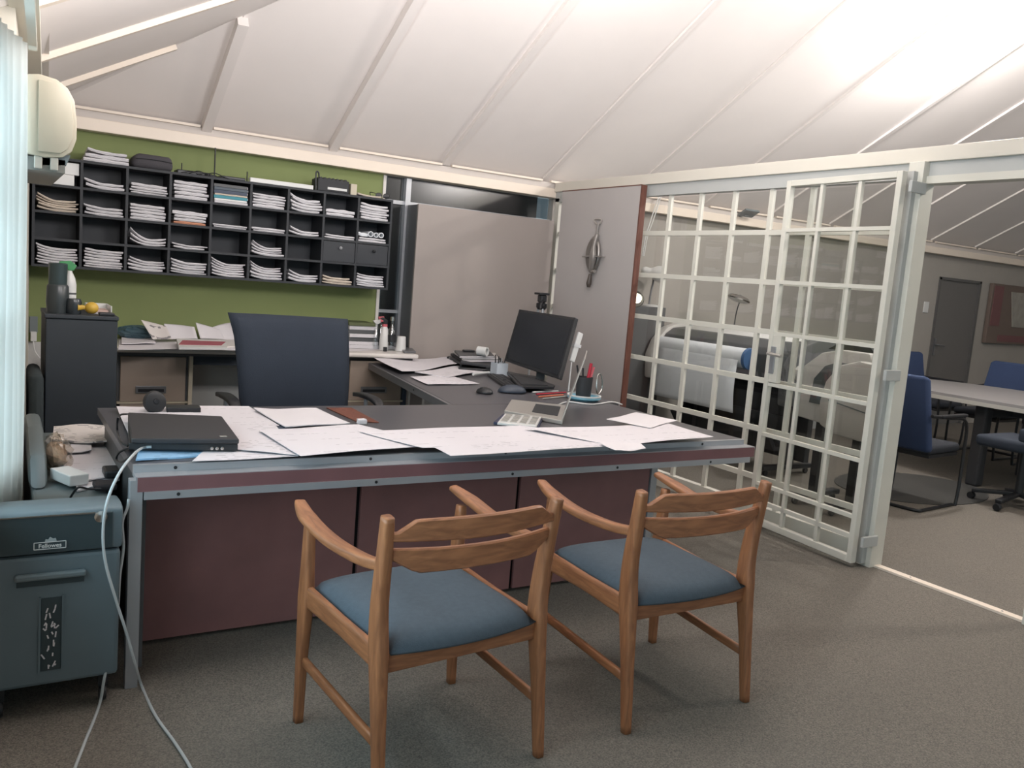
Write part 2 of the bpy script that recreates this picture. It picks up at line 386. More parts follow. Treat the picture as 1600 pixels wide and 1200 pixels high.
# ================================================================== GLASS PARTITION (window_2) and DOOR
w2 = tag(thing('window_2', None, None, (GX, 4.6, 0)), kind='structure')
struct('trim_3', box(GX-.05, GX+.05, -3.5, BY-.1, 2.255, 2.335, bev=.004), mat('partition_beam_paint', (206, 201, 190), .4))
obj('header', box(GX-.03, GX+.03, -3.5, BY-.1, 2.17, 2.255), steelg, w2)
obj('base_rail', box(GX-.025, GX+.025, 2.93, BY-.1, 0, .11), steelw, w2)
LY = [2.95+.325*i for i in range(11)]       # lattice columns
LZ = [.29, .61, .93, 1.25, 1.57, 1.89]      # lattice rows
md = None
for y in LY[1:]: obj('glazing_bar', box(GX-.012, GX+.012, y-.016, y+.016, .11, 2.17), steelw, w2)
for z in LZ: obj('glazing_bar', box(GX-.0125, GX+.0125, 2.93, BY-.1, z-.017, z+.017), steelw, w2)
obj('hinge_post', box(4.235, 4.345, 2.83, 2.92, 0, 2.255, bev=.003), steelw, w2)
obj('stop_strip', box(4.20, 4.235, 2.86, 2.90, .02, 2.2), steelg, w2)
obj('corner_post', box(GX-.03, GX+.03, BY-.16, BY-.1, 0, 2.2), steelw, w2)
obj('latch_jamb', box(4.25, 4.345, 1.93, 2.0, 0, 2.255, bev=.003), steelw, w2)
obj('doorway_head', box(GX-.045, GX+.045, 2.0, 2.83, 2.14, 2.18), steelw, w2)
obj('threshold', box(4.275, 4.325, 2.0, 2.83, 0, .012), cream, w2)
for y in (2.62, 2.12): obj('threshold_screw', lathe([(.006, .012), (.004, .0145)], (4.30, y, 0), n=8), alug, w2)
zz = [.11]+LZ+[2.17]; yy = [2.93]+LY[1:]
pm = None
for i in range(len(yy)-1):
    for j in range(len(zz)-1):
        obj('pane', box(GX-.002, GX+.002, yy[i]+.014, yy[i+1]-.014, zz[j]+.015, zz[j+1]-.015), pane, w2)
for y in (-.2, -1.4, -2.6, .7): obj('post', box(GX-.03, GX+.03, y-.03, y+.03, 0, 2.2), steelw, w2)
obj('pane', box(GX-.002, GX+.002, .73, 1.93, .02, 2.17), pane, w2)
# hanging hinges on the post
for z in (2.11, 1.10, .16):
    obj('hinge_plate', box(4.13, 4.26, 2.815, 2.835, z-.03, z+.03, bev=.003), steelg, w2)
# the open leaf, hinged at (4.16, 2.86), folded back along the lattice
hp = Vector((4.125, 2.86, 0)); fp = Vector((4.19, 3.69, 0)); LL = (fp-hp).length; ld = (fp-hp).normalized(); ln = Vector((-ld.y, ld.x, 0))
d1 = tag(thing('door_1', None, None, (hp.x, hp.y, 0)), kind='structure')
def leafbox(s0, s1, z0, z1, t0, t1, bev=0):
    b = box(s0, s1, t0, t1, z0, z1, bev=bev)
    for v in b.verts: p = hp+ld*v.co.x+ln*v.co.y; v.co = Vector((p.x, p.y, v.co.z))
    return b
for a, b_, c_, e in ((0, .035, .03, 2.19), (LL-.035, LL, .03, 2.19)): obj('stile', leafbox(a, b_, c_, e, -.02, .02, .003), steelw, d1)
obj('rail', leafbox(.035, LL-.035, 2.155, 2.19, -.02, .02, .003), steelw, d1)
obj('rail', leafbox(.035, LL-.035, .03, .07, -.02, .02, .003), steelw, d1)
obj('kick_rail', leafbox(.035, LL-.035, .165, .19, -.012, .012), steelw, d1)
SV = [LL/3, 2*LL/3]
for s in SV: obj('glazing_bar', leafbox(s-.011, s+.011, .07, 2.155, -.012, .012), steelw, d1)
for z in LZ: obj('glazing_bar', leafbox(.035, LL-.035, z-.011, z+.011, -.015, .015), steelw, d1)
ss = [.035]+SV+[LL-.035]; z2 = [.19]+LZ+[2.155]
for i in range(3):
    for j in range(7): obj('pane', leafbox(ss[i]+.009, ss[i+1]-.009, z2[j]+.01, z2[j+1]-.01, -.002, .002), pane, d1)
obj('lock_case', leafbox(LL-.105, LL-.035, .945, 1.238, -.018, .018, .002), steelw, d1)
hb = obj('handle_plate', leafbox(LL-.075, LL-.035, 1.0, 1.17, .018, .026, .003), alu, d1)
def LP(s, t, z): p = hp+ld*s+ln*t; return (p.x, p.y, z)
obj('lever', tube([LP(LL-.055, .02, 1.125), LP(LL-.055, .06, 1.125), LP(LL-.07, .07, 1.125), LP(LL-.17, .068, 1.12)], .010), silver, hb, True)
# far door in the back wall
d2 = tag(thing('door_2', None, None, (10.84, BY+.02, 0)), kind='structure')
obj('leaf', box(10.40, 11.28, BY+.01, BY+.05, .01, 1.90), doorg, d2)
for a, b_ in ((10.36, 10.40), (11.28, 11.32)): obj('jamb', box(a, b_, BY-.015, BY+.05, 0, 1.93), mat('door_jamb', (92, 91, 90), .6), d2)
obj('head', box(10.36, 11.32, BY-.015, BY+.05, 1.90, 1.935), MATS['door_jamb'], d2)
hh = obj('handle_plate', box(10.45, 10.49, BY-.004, BY+.01, .92, 1.14), alug, d2)
obj('lever', tube([(10.47, BY, 1.06), (10.47, BY-.05, 1.06), (10.60, BY-.05, 1.05)], .009), alug, hh, True)

# ================================================================== DESKS
DZ = .745
dk = thing('reception_desk', 'long desk with maroon front panels and aluminium trim behind the two wooden armchairs', 'desk', (1.83, 3.4, 0))
obj('desktop', box(.40, 3.25, 2.965, 4.07, .715, DZ), desktop, dk)
obj('edge_strip', box(.40, 3.235, 2.945, 2.965, .722, DZ+.002), alu, dk)
obj('ledge', box(.40, 3.255, 2.885, 2.965, .710, .722), alu, dk)
obj('fascia', box(.405, 3.25, 2.883, 2.905, .672, .7195), maroon, dk)
obj('trim_rail', box(.425, 3.22, 2.878, 2.90, .646, .672), alu, dk)
for x in (.53, 1.23, 1.83, 2.38, 2.95):
    obj('screw', lathe([(.006, 0), (.006, .003)], (x, 2.946, .734), n=8, axis=(0, -1, 0)), blackp, dk)
    obj('screw', lathe([(.006, 0), (.006, .003)], (x, 2.879, .660), n=8, axis=(0, -1, 0)), blackp, dk)
for a, b in ((.445, 1.285), (1.305, 2.065), (2.085, 2.86)): obj('front_panel', box(a, b, 3.20, 3.218, .02, .70), maroon2, dk)
obj('panel_backing', box(.445, 2.86, 3.225, 3.235, .02, .70), rubber, dk)
obj('leg', box(.382, .422, 2.885, 2.925, 0, .712, bev=.002), alu, dk)
obj('leg', box(2.865, 2.905, 3.19, 3.23, 0, .715, bev=.002), alu, dk)
obj('leg', box(.47, .49, 4.02, 4.05, 0, .715), whitelam, dk)
obj('leg', box(3.19, 3.23, 4.02, 4.06, 0, .715), alu, dk)
obj('side_panel', box(.425, .440, 2.93, 4.02, .05, .71), darkgrey, dk)
rd = thing('return_desk', 'grey-topped side desk running back from the maroon desk to the taupe cupboard', 'desk', (2.8, 5, 0))
rp = [(2.165, 4.075), (3.33, 4.075), (3.48, 6.24), (2.83, 6.24), (2.83, 5.94), (2.445, 5.94)]
obj('desktop', prism(rp, .715, DZ, 'z'), desktop, rd)
obj('edge_strip', beam((2.150, 4.075, .722), (2.428, 5.94, .722), .022, .046), alug, rd)
for k in range(4): p = Vector((2.141, 4.15, .725)).lerp(Vector((2.421, 5.9, .725)), k/3); obj('screw', lathe([(.006, 0), (.006, .003)], p, n=8, axis=(-1, .15, 0)), blackp, rd)
obj('side_panel', beam((2.44, 4.35, .35), (2.60, 5.3, .35), .018, .69), greylam, rd)
obj('leg', box(2.60, 2.625, 5.33, 5.36, 0, .70), whitelam, rd)
obj('leg', box(3.25, 3.29, 4.2, 4.24, 0, .715), alu, rd); obj('leg', box(3.36, 3.40, 5.85, 5.89, 0, .715), alu, rd)

# ================================================================== CHAIRS
def sweep(pts, wh, n=8, ux=(1, 0, 0)):
    """rounded-rectangle section swept along pts, wh = (across, along-depth) half sizes"""
    b = bmesh.new(); pts = [Vector(p) for p in pts]; P2 = []; W2 = []
    m = len(pts)
    for i in range(m-1):
        a, p, q, d = pts[max(i-1, 0)], pts[i], pts[i+1], pts[min(i+2, m-1)]
        for k in range(6):
            t = k/6; P2.append(.5*((2*p)+(q-a)*t+(2*a-5*p+4*q-d)*t*t+(3*p-a-3*q+d)*t**3))
            W2.append((wh[i][0]*(1-t)+wh[i+1][0]*t, wh[i][1]*(1-t)+wh[i+1][1]*t))
    P2.append(pts[-1]); W2.append(wh[-1]); rings = []
    for i, p in enumerate(P2):
        t = (P2[min(i+1, len(P2)-1)]-P2[max(i-1, 0)]).normalized(); s = Vector(ux); s = (s-t*s.dot(t)).normalized(); v = t.cross(s)
        rg = []
        for k in range(12):
            a = 2*math.pi*(k+.5)/12; ca, sa = math.cos(a), math.sin(a); e = .45
            rg.append(b.verts.new(p+s*math.copysign(abs(ca)**e, ca)*W2[i][0]+v*math.copysign(abs(sa)**e, sa)*W2[i][1]))
        rings.append(rg)
    for A, B in zip(rings, rings[1:]):
        for k in range(12): b.faces.new((A[k], A[(k+1) % 12], B[(k+1) % 12], B[k]))
    b.faces.new(rings[0][::-1]); b.faces.new(rings[-1]); bmesh.ops.recalc_face_normals(b, faces=b.faces); return b
def slat(zt, zb, bow, y0, hw, th=.010, lean=0):
    b = bmesh.new(); N = 24; R = []
    for i in range(N+1):
        u = -1+2*i/N; x = u*hw; y = y0-bow*(1-u*u); t, bt = zt(abs(u)), zb(abs(u))
        R.append([b.verts.new((x, y+s*th+lean*(z-.7), z)) for s, z in ((-1, bt), (-1, bt+.004), (-1, t-.004), (-.5, t), (.5, t), (1, t-.004), (1, bt+.004), (.5, bt), (-.5, bt))][0:9])
        R[-1] = [R[-1][k] for k in (1, 2, 3, 4, 5, 6, 7, 8)]
    for A, B in zip(R, R[1:]):
        for k in range(8): b.faces.new((A[k], A[(k+1) % 8], B[(k+1) % 8], B[k]))
    b.faces.new(R[0]); b.faces.new(R[-1][::-1]); bmesh.ops.recalc_face_normals(b, faces=b.faces); return b
def make_armchair(label):
    t = thing('armchair', label, 'chair', (0, 0, 0), 'wooden armchairs in front of the desk')
    for s in (-1, 1):
        obj('rear_leg', sweep([(s*.276, -.266, 0), (s*.274, -.238, .22), (s*.272, -.208, .43), (s*.276, -.205, .56), (s*.280, -.222, .70), (s*.286, -.238, .812)],
            [(.014, .015), (.017, .021), (.019, .036), (.018, .029), (.017, .023), (.015, .018)]), teak, t, 'all')
        obj('front_leg', sweep([(s*.288, .262, 0), (s*.284, .268, .22), (s*.278, .272, .40), (s*.278, .272, .47), (s*.280, .268, .655)],
            [(.014, .015), (.016, .020), (.018, .036), (.017, .030), (.015, .016)]), teak, t, 'all')
        obj('armrest', sweep([(s*.276, -.215, .672), (s*.284, -.10, .655), (s*.296, .08, .655), (s*.300, .24, .678), (s*.286, .34, .700)],
            [(.012, .016), (.018, .016), (.026, .013), (.028, .012), (.017, .009)], ux=(1, 0, 0)), teaky, t, 'all')
        obj('seat_rail', sweep([(s*.270, -.21, .405), (s*.272, .02, .412), (s*.278, .26, .418)], [(.012, .036), (.012, .030), (.012, .036)]), teaky, t, 'all')
        obj('stretcher', sweep([(s*.274, -.240, .175), (s*.281, .264, .205)], [(.009, .016), (.009, .016)]), teaky, t, 'all')
    obj('seat_rail', box(-.256, .256, -.222, -.200, .365, .425, bev=.004), teakx, t)
    obj('seat_rail', box(-.265, .265, .255, .277, .37, .425, bev=.004), teakx, t)
    zt = lambda u: .803 if u < .74 else .803-.034*min(1, (u-.74)/.18)
    zb = lambda u: .738+.006*u
    obj('back_slat', slat(zt, zb, .042, -.236, .280), teakx, t, True)
    zt2 = lambda u: .716+.006*u*u
    zb2 = lambda u: .650 if u < .70 else .650+.046*(u-.70)/.30
    obj('back_slat', slat(zt2, zb2, .040, -.224, .276), teakx, t, True)
    # upholstered seat: domed cushion with rounded edges
    b = bmesh.new(); N, Mm = 16, 16; top = []; bot = []
    for i in range(N+1):
        u = -1+2*i/N; r1 = []; r2 = []
        for j in range(Mm+1):
            v = -1+2*j/Mm; y = .03+v*.262-(.030*(1-u*u) if v < 0 else 0)*(-v)+(.012*(1-u*u)*v if v > 0 else 0); hw = .250+.017*(v+1)/2
            e = (1-abs(u)**5)*(1-abs(v)**5); z = .427+.050*max(0, e)**.4
            r1.append(b.verts.new((u*hw, y, z))); r2.append(b.verts.new((u*hw*.96, .03+(y-.03)*.96, .415)))
        top.append(r1); bot.append(r2)
    for i in range(N):
        for j in range(Mm):
            b.faces.new((top[i][j], top[i+1][j], top[i+1][j+1], top[i][j+1])); b.faces.new((bot[i][j], bot[i][j+1], bot[i+1][j+1], bot[i+1][j]))
        b.faces.new((top[i][0], bot[i][0], bot[i+1][0], top[i+1][0])); b.faces.new((top[i][Mm], top[i+1][Mm], bot[i+1][Mm], bot[i][Mm]))
    for j in range(Mm):
        b.faces.new((top[0][j], top[0][j+1], bot[0][j+1], bot[0][j])); b.faces.new((top[N][j], bot[N][j], bot[N][j+1], top[N][j+1]))
    bmesh.ops.recalc_face_normals(b, faces=b.faces)
    obj('seat', b, seatm, t, 'all')
    return t
ac1 = make_armchair('wooden armchair with a blue-grey seat, the nearer one, facing the middle of the desk front')
ac1.location = (1.148, 2.235, 0); ac1.rotation_euler.z = R_(4.7)
ac2 = copy_tree(ac1); ac2.location = (2.068, 2.255, 0); ac2.rotation_euler.z = R_(-.3)
ac2['label'] = 'wooden armchair with a blue-grey seat, the farther one, nearer the glass partition'

# office chair behind the desk, facing the visitor
oc = thing('office_chair', 'high-backed navy blue office chair with black armrests behind the long desk', 'chair', (1.5, 4.75, 0))
tl, tr, br, bl = at(360, 488, 'y', 5.0), at(541, 498, 'y', 5.0), at(539, 640, 'y', 4.95), at(372, 640, 'y', 4.95)
bl = bl+(bl-tl)*.12; br = br+(br-tr)*.12
b = bmesh.new(); N = 14; F = []; Bk = []
for j in range(N+1):
    v = j/N; rf = []; rb = []
    for i in range(N+1):
        u = i/N; p = tl.lerp(tr, u).lerp(bl.lerp(br, u), v); e = 2*u-1
        flare = -.010*max(0, 1-v*5)*(1-u)*2
        ins = .5*(max(0, abs(e)-.9)*1.0)**1.0*0
        dy = .05*e*e*-1*.6+.035*math.sin(v*math.pi)*-1
        edge = .028*(1-max(abs(e)**8, abs(2*v-1)**8))**.5 if max(abs(e), abs(2*v-1)) < 1 else 0
        rf.append(b.verts.new((p.x+flare, p.y+dy-edge, p.z))); rb.append(b.verts.new((p.x+flare, p.y+dy+edge+.012, p.z)))
    F.append(rf); Bk.append(rb)
for j in range(N):
    for i in range(N):
        b.faces.new((F[j][i], F[j][i+1], F[j+1][i+1], F[j+1][i])); b.faces.new((Bk[j][i], Bk[j+1][i], Bk[j+1][i+1], Bk[j][i+1]))
    b.faces.new((F[j][0], F[j+1][0], Bk[j+1][0], Bk[j][0])); b.faces.new((F[j][N], Bk[j][N], Bk[j+1][N], F[j+1][N]))
    b.faces.new((F[0][j], Bk[0][j], Bk[0][j+1], F[0][j+1])); b.faces.new((F[N][j], F[N][j+1], Bk[N][j+1], Bk[N][j]))
bmesh.ops.recalc_face_normals(b, faces=b.faces)
obj('backrest', b, navy, oc, 'all')
obj('seat', box(1.2, 1.8, 4.42, 4.96, .44, .53, bev=.03, seg=3), navy, oc, True)
for x, px in ((1.13, 352), (1.92, 570)):
    a = at(px, 618, 'y', 4.85)
    ar = obj('armrest', sweep([(a.x, 5.0, a.z-.015), (a.x, 4.85, a.z), (a.x, 4.66, a.z-.004), (a.x, 4.58, a.z-.05)], [(.022, .014), (.036, .014), (.032, .013), (.022, .012)]), blackp, oc, 'all')
    obj('arm_post', tube([(a.x, 4.83, a.z-.01), (a.x+(.02 if px < 400 else -.02), 4.83, .50), (1.5+(a.x-1.5)*.5, 4.8, .42)], .013), alu, oc, True)
obj('gas_column', lathe([(.03, .09), (.03, .30), (.02, .30), (.02, .44)], (1.5, 4.7, 0)), blackp, oc, True)
for k in range(5):
    a = R_(72*k+18); e = (1.5+.3*math.cos(a), 4.7+.3*math.sin(a))
    f = obj('base_leg', beam((1.5, 4.7, .10), (e[0], e[1], .07), .04, .03, bev=.006), blackp, oc)
    obj('caster', lathe([(.026, -.02), (.030, 0), (.026, .02)], (e[0], e[1], .030), axis='x', n=14), blackp, f, True)

# ================================================================== PIGEONHOLE SHELF
SX0, SX1, SZ0, SZ1, SY0, SY1 = .215, 2.655, 1.292, 1.990, 6.22, 6.495
sh = thing('pigeonhole_shelf', 'black wall shelf of thirty-six pigeonholes filled with folded papers on the green wall', 'shelf', ((SX0+SX1)/2, SY1, SZ0))
CW = (SX1-SX0-.016)/9; RH = (SZ1-SZ0-.016)/4
for j in range(5): z = SZ0+.008+RH*j; obj('shelf_board', box(SX0, SX1, SY0, SY1, z-.008, z+.008), blackin, sh)
for i in range(10): x = SX0+.008+CW*i; obj('divider', box(x-.008, x+.008, SY0+.002, SY1, SZ0+.016, SZ1-.016), blackin, sh)
obj('back_panel', box(SX0, SX1, SY1-.012, SY1, SZ0, SZ1), blackm, sh)
for i in (7, 8):
    x = SX0+.016+CW*i; z = SZ0+.016+RH*1
    d = obj('door', box(x+.002, x+CW-.020, SY0+.004, SY0+.016, z+.002, z+RH-.020), blackm, sh)
    obj('knob', lathe([(.010, 0), (.013, .010), (.004, .018)], (x+CW/2, SY0+.003, z+RH*.62), axis=(0, -1, 0), n=12), alu if i == 7 else blackp, d, True)
def bundle(x0, x1, y0, y1, z, th, curl, fold, m, label, group, name='folded_plan', cat='papers', jag=.006):
    """one folded plan lying in a pigeonhole: a slab whose sheets sag and curl up at the left"""
    b = bmesh.new(); N = 10; rows = []
    j1, j2 = random.uniform(-jag, jag), random.uniform(-jag, jag); wv = random.uniform(0, 6)
    for i in range(N+1):
        u = i/N; x = x0+(x1-x0)*u
        h = curl*max(0, (.55-u)/.55)**2+curl*.22*max(0, (u-.6)/.4)**2
        hh = th*(1-.25*abs(2*u-1)**3-.14*math.sin(u*7+wv)**2) if fold else th
        yf = y0+j1*(1-u)+j2*u
        rows.append([b.verts.new(p) for p in ((x, yf, z+h), (x, yf-.004, z+h+hh*.5), (x, yf, z+h+hh), (x, y1, z+h*.3+hh), (x, y1, z+h*.3))])
    for A, B in zip(rows, rows[1:]):
        for k in range(5): b.faces.new((A[k], A[(k+1) % 5], B[(k+1) % 5], B[k]))
    b.faces.new(rows[0]); b.faces.new(rows[-1][::-1]); bmesh.ops.recalc_face_normals(b, faces=b.faces)
    o = obj(name, b, m, None, True); return tag(o, label, cat, group)
ROWN = ['top', 'second', 'third', 'bottom']
COLN = ['first', 'second', 'third', 'fourth', 'fifth', 'sixth', 'seventh', 'eighth', 'ninth']
STK = {(0, 1): (.050, 2, .020, 'w'), (0, 2): (.080, 4, .006, 'w'), (0, 3): (.140, 5, .004, 'w'), (0, 5): (.112, 5, .006, 'w'),
       (0, 6): (.115, 5, .030, 'w'), (0, 7): (.060, 2, .002, 'w'), (0, 8): (.135, 6, .012, 'w'),
       (1, 0): (.085, 5, .030, 'c'), (1, 1): (.065, 3, .014, 'w'), (1, 2): (.120, 5, .004, 'w'), (1, 3): (.105, 4, .003, 'o'), (1, 4): (.030, 2, .003, 'w'),
       (1, 5): (.036, 2, .002, 'w'), (1, 6): (.040, 2, .026, 'w'), (1, 7): (.034, 2, .006, 'w'), (1, 8): (.040, 2, .002, 'w'),
       (2, 2): (.058, 3, .050, 'w'), (2, 3): (.034, 2, .012, 'w'), (2, 5): (.072, 4, .034, 'w'),
       (3, 0): (.150, 7, .020, 'w'), (3, 1): (.138, 7, .010, 'w'), (3, 2): (.080, 4, .022, 'w'), (3, 3): (.095, 5, .020, 'w'), (3, 4): (.128, 6, .032, 'w'),
       (3, 5): (.098, 5, .032, 'w'), (3, 6): (.062, 3, .028, 'w'), (3, 7): (.060, 3, .014, 'c'), (3, 8): (.100, 5, .012, 'w')}
def cell(r, c): return SX0+.016+CW*c, SZ0+.0165+RH*(3-r)
for (r, c), (h, n, curl, kd) in STK.items():
    x, z = cell(r, c); cw = CW-.016; hs = [random.uniform(.7, 1.3) for _ in range(n)]; s = sum(hs); zz_ = z
    curl *= 1.5; h = min(h*.86, RH-.030-curl)
    word = {'w': 'white', 'c': 'cream', 'o': 'white'}[kd]
    lab = '%s folded plans %s in the %s row, %s pigeonhole from the left' % (word, 'stacked' if n > 3 else 'lying', ROWN[r], COLN[c])
    for k in range(n):
        lab = '%s folded plan, %s of %d in the %s row, %s pigeonhole' % (word, ('lowest' if k == 0 else 'topmost' if k == n-1 else COLN[k]+' from below'), n, ROWN[r], COLN[c])
        th = h*hs[k]/s; mm = {'w': layers, 'c': layersc, 'o': layers}[kd]; lb = lab
        if kd == 'o' and k < 1: mm = layerso; lb = 'orange folder at the bottom of the pile in the second row, fourth pigeonhole'
        x0 = x+.006+random.uniform(0, .018); x1 = x+cw-.006-random.uniform(0, .020)
        bundle(x0, x1, SY0+.012+random.uniform(0, .012), SY1-.03, zz_, th-.0012, curl*(.25+.75*(k+1)/n), True, mm, lb, 'folded plans in the %s row, %s pigeonhole' % (ROWN[r], COLN[c]))
        zz_ += th
# top left pigeonhole: two white file boxes; top row fifth: books
x, z = cell(0, 0)
bx = tag(obj('file_box', box(x+.01, x+CW-.05, SY0+.01, SY1-.02, z, z+.068, bev=.003), whitep), 'white flat file box, the lower one in the top left pigeonhole', 'box')
bx = tag(obj('file_box', box(x+.055, x+CW-.022, SY0+.02, SY1-.02, z+.069, z+.145, bev=.003), whitep), 'white flat file box, the upper one in the top left pigeonhole', 'box')
x, z = cell(0, 4); zz_ = z
for k, (th, mm, lb) in enumerate(((.018, layers, 'white printed book at the bottom of the top row, fifth pigeonhole'), (.014, whitep, 'white thin book under the teal book in the fifth pigeonhole'),
        (.022, teal, 'bright teal book in the top row, fifth pigeonhole'), (.012, layersc, 'cream thin book above the teal book in the fifth pigeonhole'),
        (.024, bluegrey, 'dark blue-grey book above the cream one in the fifth pigeonhole'), (.020, mat('slate_cover', (78, 88, 98), .6), 'slate grey book, second from the top in the fifth pigeonhole'),
        (.022, darkgrey, 'dark grey book on top of the pile in the fifth pigeonhole'))):
    bk = thing('book', lb, 'book', (x+CW/2, SY0+.1, zz_), 'books in the fifth pigeonhole of the top row')
    a, e = x+.006+random.uniform(0, .008), x+CW-.028-random.uniform(0, .008)
    obj('cover', prism([(SY0+.012, zz_), (SY1-.03, zz_), (SY1-.03, zz_+th-.001), (SY0+.012, zz_+th-.001)], a, e, 'x', bev=.0015), mm, bk)
    obj('page_block', box(a+.004, e+.0035, SY0+.016, SY1-.034, zz_+.003, zz_+th-.004), paperb, bk)
    zz_ += th
# paper rolls in the ninth pigeonhole of the second row
x, z = cell(1, 8)
for k, (dx, r) in enumerate(((.105, .022), (.150, .019), (.192, .021))):
    b = lathe([(r*.75, 0), (r, 0), (r, .22), (r*.75, .22), (r*.75, .0)], (x+dx, SY0+.01, z+.040+r), axis='y', n=16, cap=False)
    tag(obj('paper_roll', b, rollp, None, True), ['white paper roll, left of the three in the ninth pigeonhole', 'white paper roll, middle of the three in the ninth pigeonhole', 'white paper roll, right of the three in the ninth pigeonhole'][k], 'paper roll', 'rolls in the ninth pigeonhole')
bundle(x+.008, x+.090, SY0+.02, SY1-.03, z+.040, .028, .012, True, rollp, 'rounded white paper pad left of the rolls in the ninth pigeonhole', None)

# ---- things lying on top of the shelf
T = SZ1
for k, (th, lb) in enumerate(((.024, 'white folded plan at the bottom of the pile on the shelf top'), (.026, 'white folded plan in the middle of the pile on the shelf top'), (.020, 'white folded plan on top of the pile at the shelf top left end'))):
    bundle(.50+.012*k, .768-.012*(k == 2), SY0+.01, SY1-.05, T+.001+[0, .025, .052][k], th, [.002, .006, .020][k], True, layers, lb, 'plans on the shelf top')
bag = thing('camera_bag', 'dark grey soft bag lying on the shelf top behind the white plans', 'bag', (.93, 6.36, T))
b = box(.79, 1.055, SY0+.03, SY1-.03, T, T+.095, bev=.035, seg=3)
for v in b.verts:
    v.co.z += .008*math.sin(v.co.x*31)*(v.co.z-T)/.09; v.co.x += .02*(v.co.z-T)/.09*math.copysign(1, v.co.x-.93)*-.6
obj('bag_body', b, mat('bag_cloth', (70, 68, 72), .9, bump=.4), bag, True)
obj('zip', tube([(.815, SY0+.028, T+.060), (.93, SY0+.026, T+.064), (1.04, SY0+.028, T+.058)], .0025), blackp, bag)
rt1 = thing('wifi_router', 'black wifi router with two upright aerials on the shelf top', 'router', (1.2, 6.36, T))
obj('router_body', box(1.08, 1.30, SY0+.06, SY0+.20, T, T+.028, bev=.006), blackp, rt1)
obj('aerial', tube([(1.115, SY0+.10, T+.02), (1.115, SY0+.10, T+.075)], .004, smooth=False), blackp, rt1)
obj('aerial', tube([(1.325, SY0+.06, T+.01), (1.325, SY0+.06, T+.205)], .005, smooth=False), blackp, rt1)
obj('aerial_base', box(1.295, 1.335, SY0+.04, SY0+.09, T, T+.016), blackp, rt1)
for k in range(4):
    tag(obj('cable', tube([(1.10+.05*k, SY0+.03, T+.005), (1.16+.05*k, SY0-.004, T+.016+.01*(k % 2)), (1.22+.06*k, SY0+.01, T+.004), (1.32+.05*k, SY0+.05, T+.004)], .003), blackp, None, True), 'thin black cable on the shelf top, %s of the four beside the router' % ('leftmost', 'second from left', 'third from left', 'rightmost')[k], 'cable', 'cables on the shelf top')
rt2 = thing('network_box', 'flat black network box with one short aerial above the sixth pigeonhole', 'router', (1.45, 6.3, T))
obj('box_body', box(1.36, 1.53, SY0+.02, SY0+.14, T, T+.020, bev=.005), blackp, rt2)
obj('aerial', tube([(1.545, SY0+.04, T+.002), (1.545, SY0+.04, T+.070)], .0045, smooth=False), blackp, rt2)
tag(obj('paper_tube', box(1.56, 2.02, SY0+.01, SY0+.06, T+.0005, T+.032, bev=.004), whitep), 'long white flat carton lying along the front of the shelf top', 'box')
pr = thing('label_printer', 'black ribbed machine with a white label strip on the shelf top right end', 'office machine', (2.17, 6.33, T))
obj('body', box(2.055, 2.30, SY0+.02, SY0+.17, T, T+.095, bev=.008), blackr, pr)
for k in range(7): obj('rib', lathe([(.010, 0), (.010, .14)], (2.08+.032*k, SY0+.025, T+.095), axis='y', n=10), blackr, pr, True)
obj('label_strip', box(2.13, 2.28, SY0+.013, SY0+.0195, T+.018, T+.036), whitep, pr)
obj('clip', tube([(2.042, SY0+.02, T+.004), (2.038, SY0+.02, T+.125), (2.056, SY0+.02, T+.132), (2.062, SY0+.02, T+.10)], .006), blackp, pr, True)
tag(obj('cream_box', box(2.312, 2.362, SY0+.02, SY0+.10, T, T+.082, bev=.003), creamp), 'small upright cream box beside the black ribbed machine', 'box')
bundle(2.37, 2.56, SY0+.02, SY1-.06, T+.001, .012, .012, False, layersc, 'cream curled paper lying beside the small cream box on the shelf top', None, 'paper_sheet', 'paper')
sg = thing('sunglasses', 'dark sunglasses resting on the right end of the shelf top', 'glasses', (2.57, 6.3, T))
for k in (0, 1): obj('lens', ell((2.545+.062*k, SY0+.03, T+.024), (.028, .006, .021)), blackp, sg, True)
for k in (0, 1): obj('temple', tube([(2.518+.12*k, SY0+.035, T+.035), (2.50+.12*k, SY0+.10, T+.045), (2.53+.10*k, SY0+.15, T+.012)], .003), blackp, sg, True)

# ================================================================== BACK COUNTER
ct = thing('back_counter', 'white-topped counter with two tan drawer units under the pigeonhole shelf', 'counter', (1.6, 6.2, 0))
b = box(.58, 2.81, 5.90, 6.48, .788, .822, bev=.012, seg=3); obj('worktop', b, whitelam, ct, True)
obj('apron', box(1.16, 2.28, 6.02, 6.04, .70, .788), mat('navy_apron', (44, 52, 62), .5), ct)
obj('top_rail', box(.70, 2.79, 5.965, 6.0, .765, .788), darkgrey, ct)
for (a, b_), lab in (((.70, 1.14), 'l'), ((2.27, 2.73), 'r')):
    u = obj('drawer_unit', box(a, b_, 6.0, 6.46, .02, .765), darkgrey, ct)
    for z0, z1 in ((.455, .755), (.14, .44)):
        obj('drawer', box(a+.018, b_-.018, 5.975, 6.0, z0, z1, bev=.003), tan, u)
        obj('recessed_handle', box(a+.11, b_-.14, 5.968, 5.976, z0+.055, z0+.105, bev=.003), alug, u)
        obj('handle_slot', box(a+.125, b_-.155, 5.966, 5.9685, z0+.066, z0+.085), blackp, u)
        obj('drawer_trim', box(a, b_, 5.970, 6.0, z0-.013, z0-.001), creamp, u)
obj('post', box(1.14, 1.165, 5.965, 6.0, 0, .765), creamp, ct); obj('post', box(2.24, 2.268, 5.965, 6.0, 0, .765), creamp, ct)
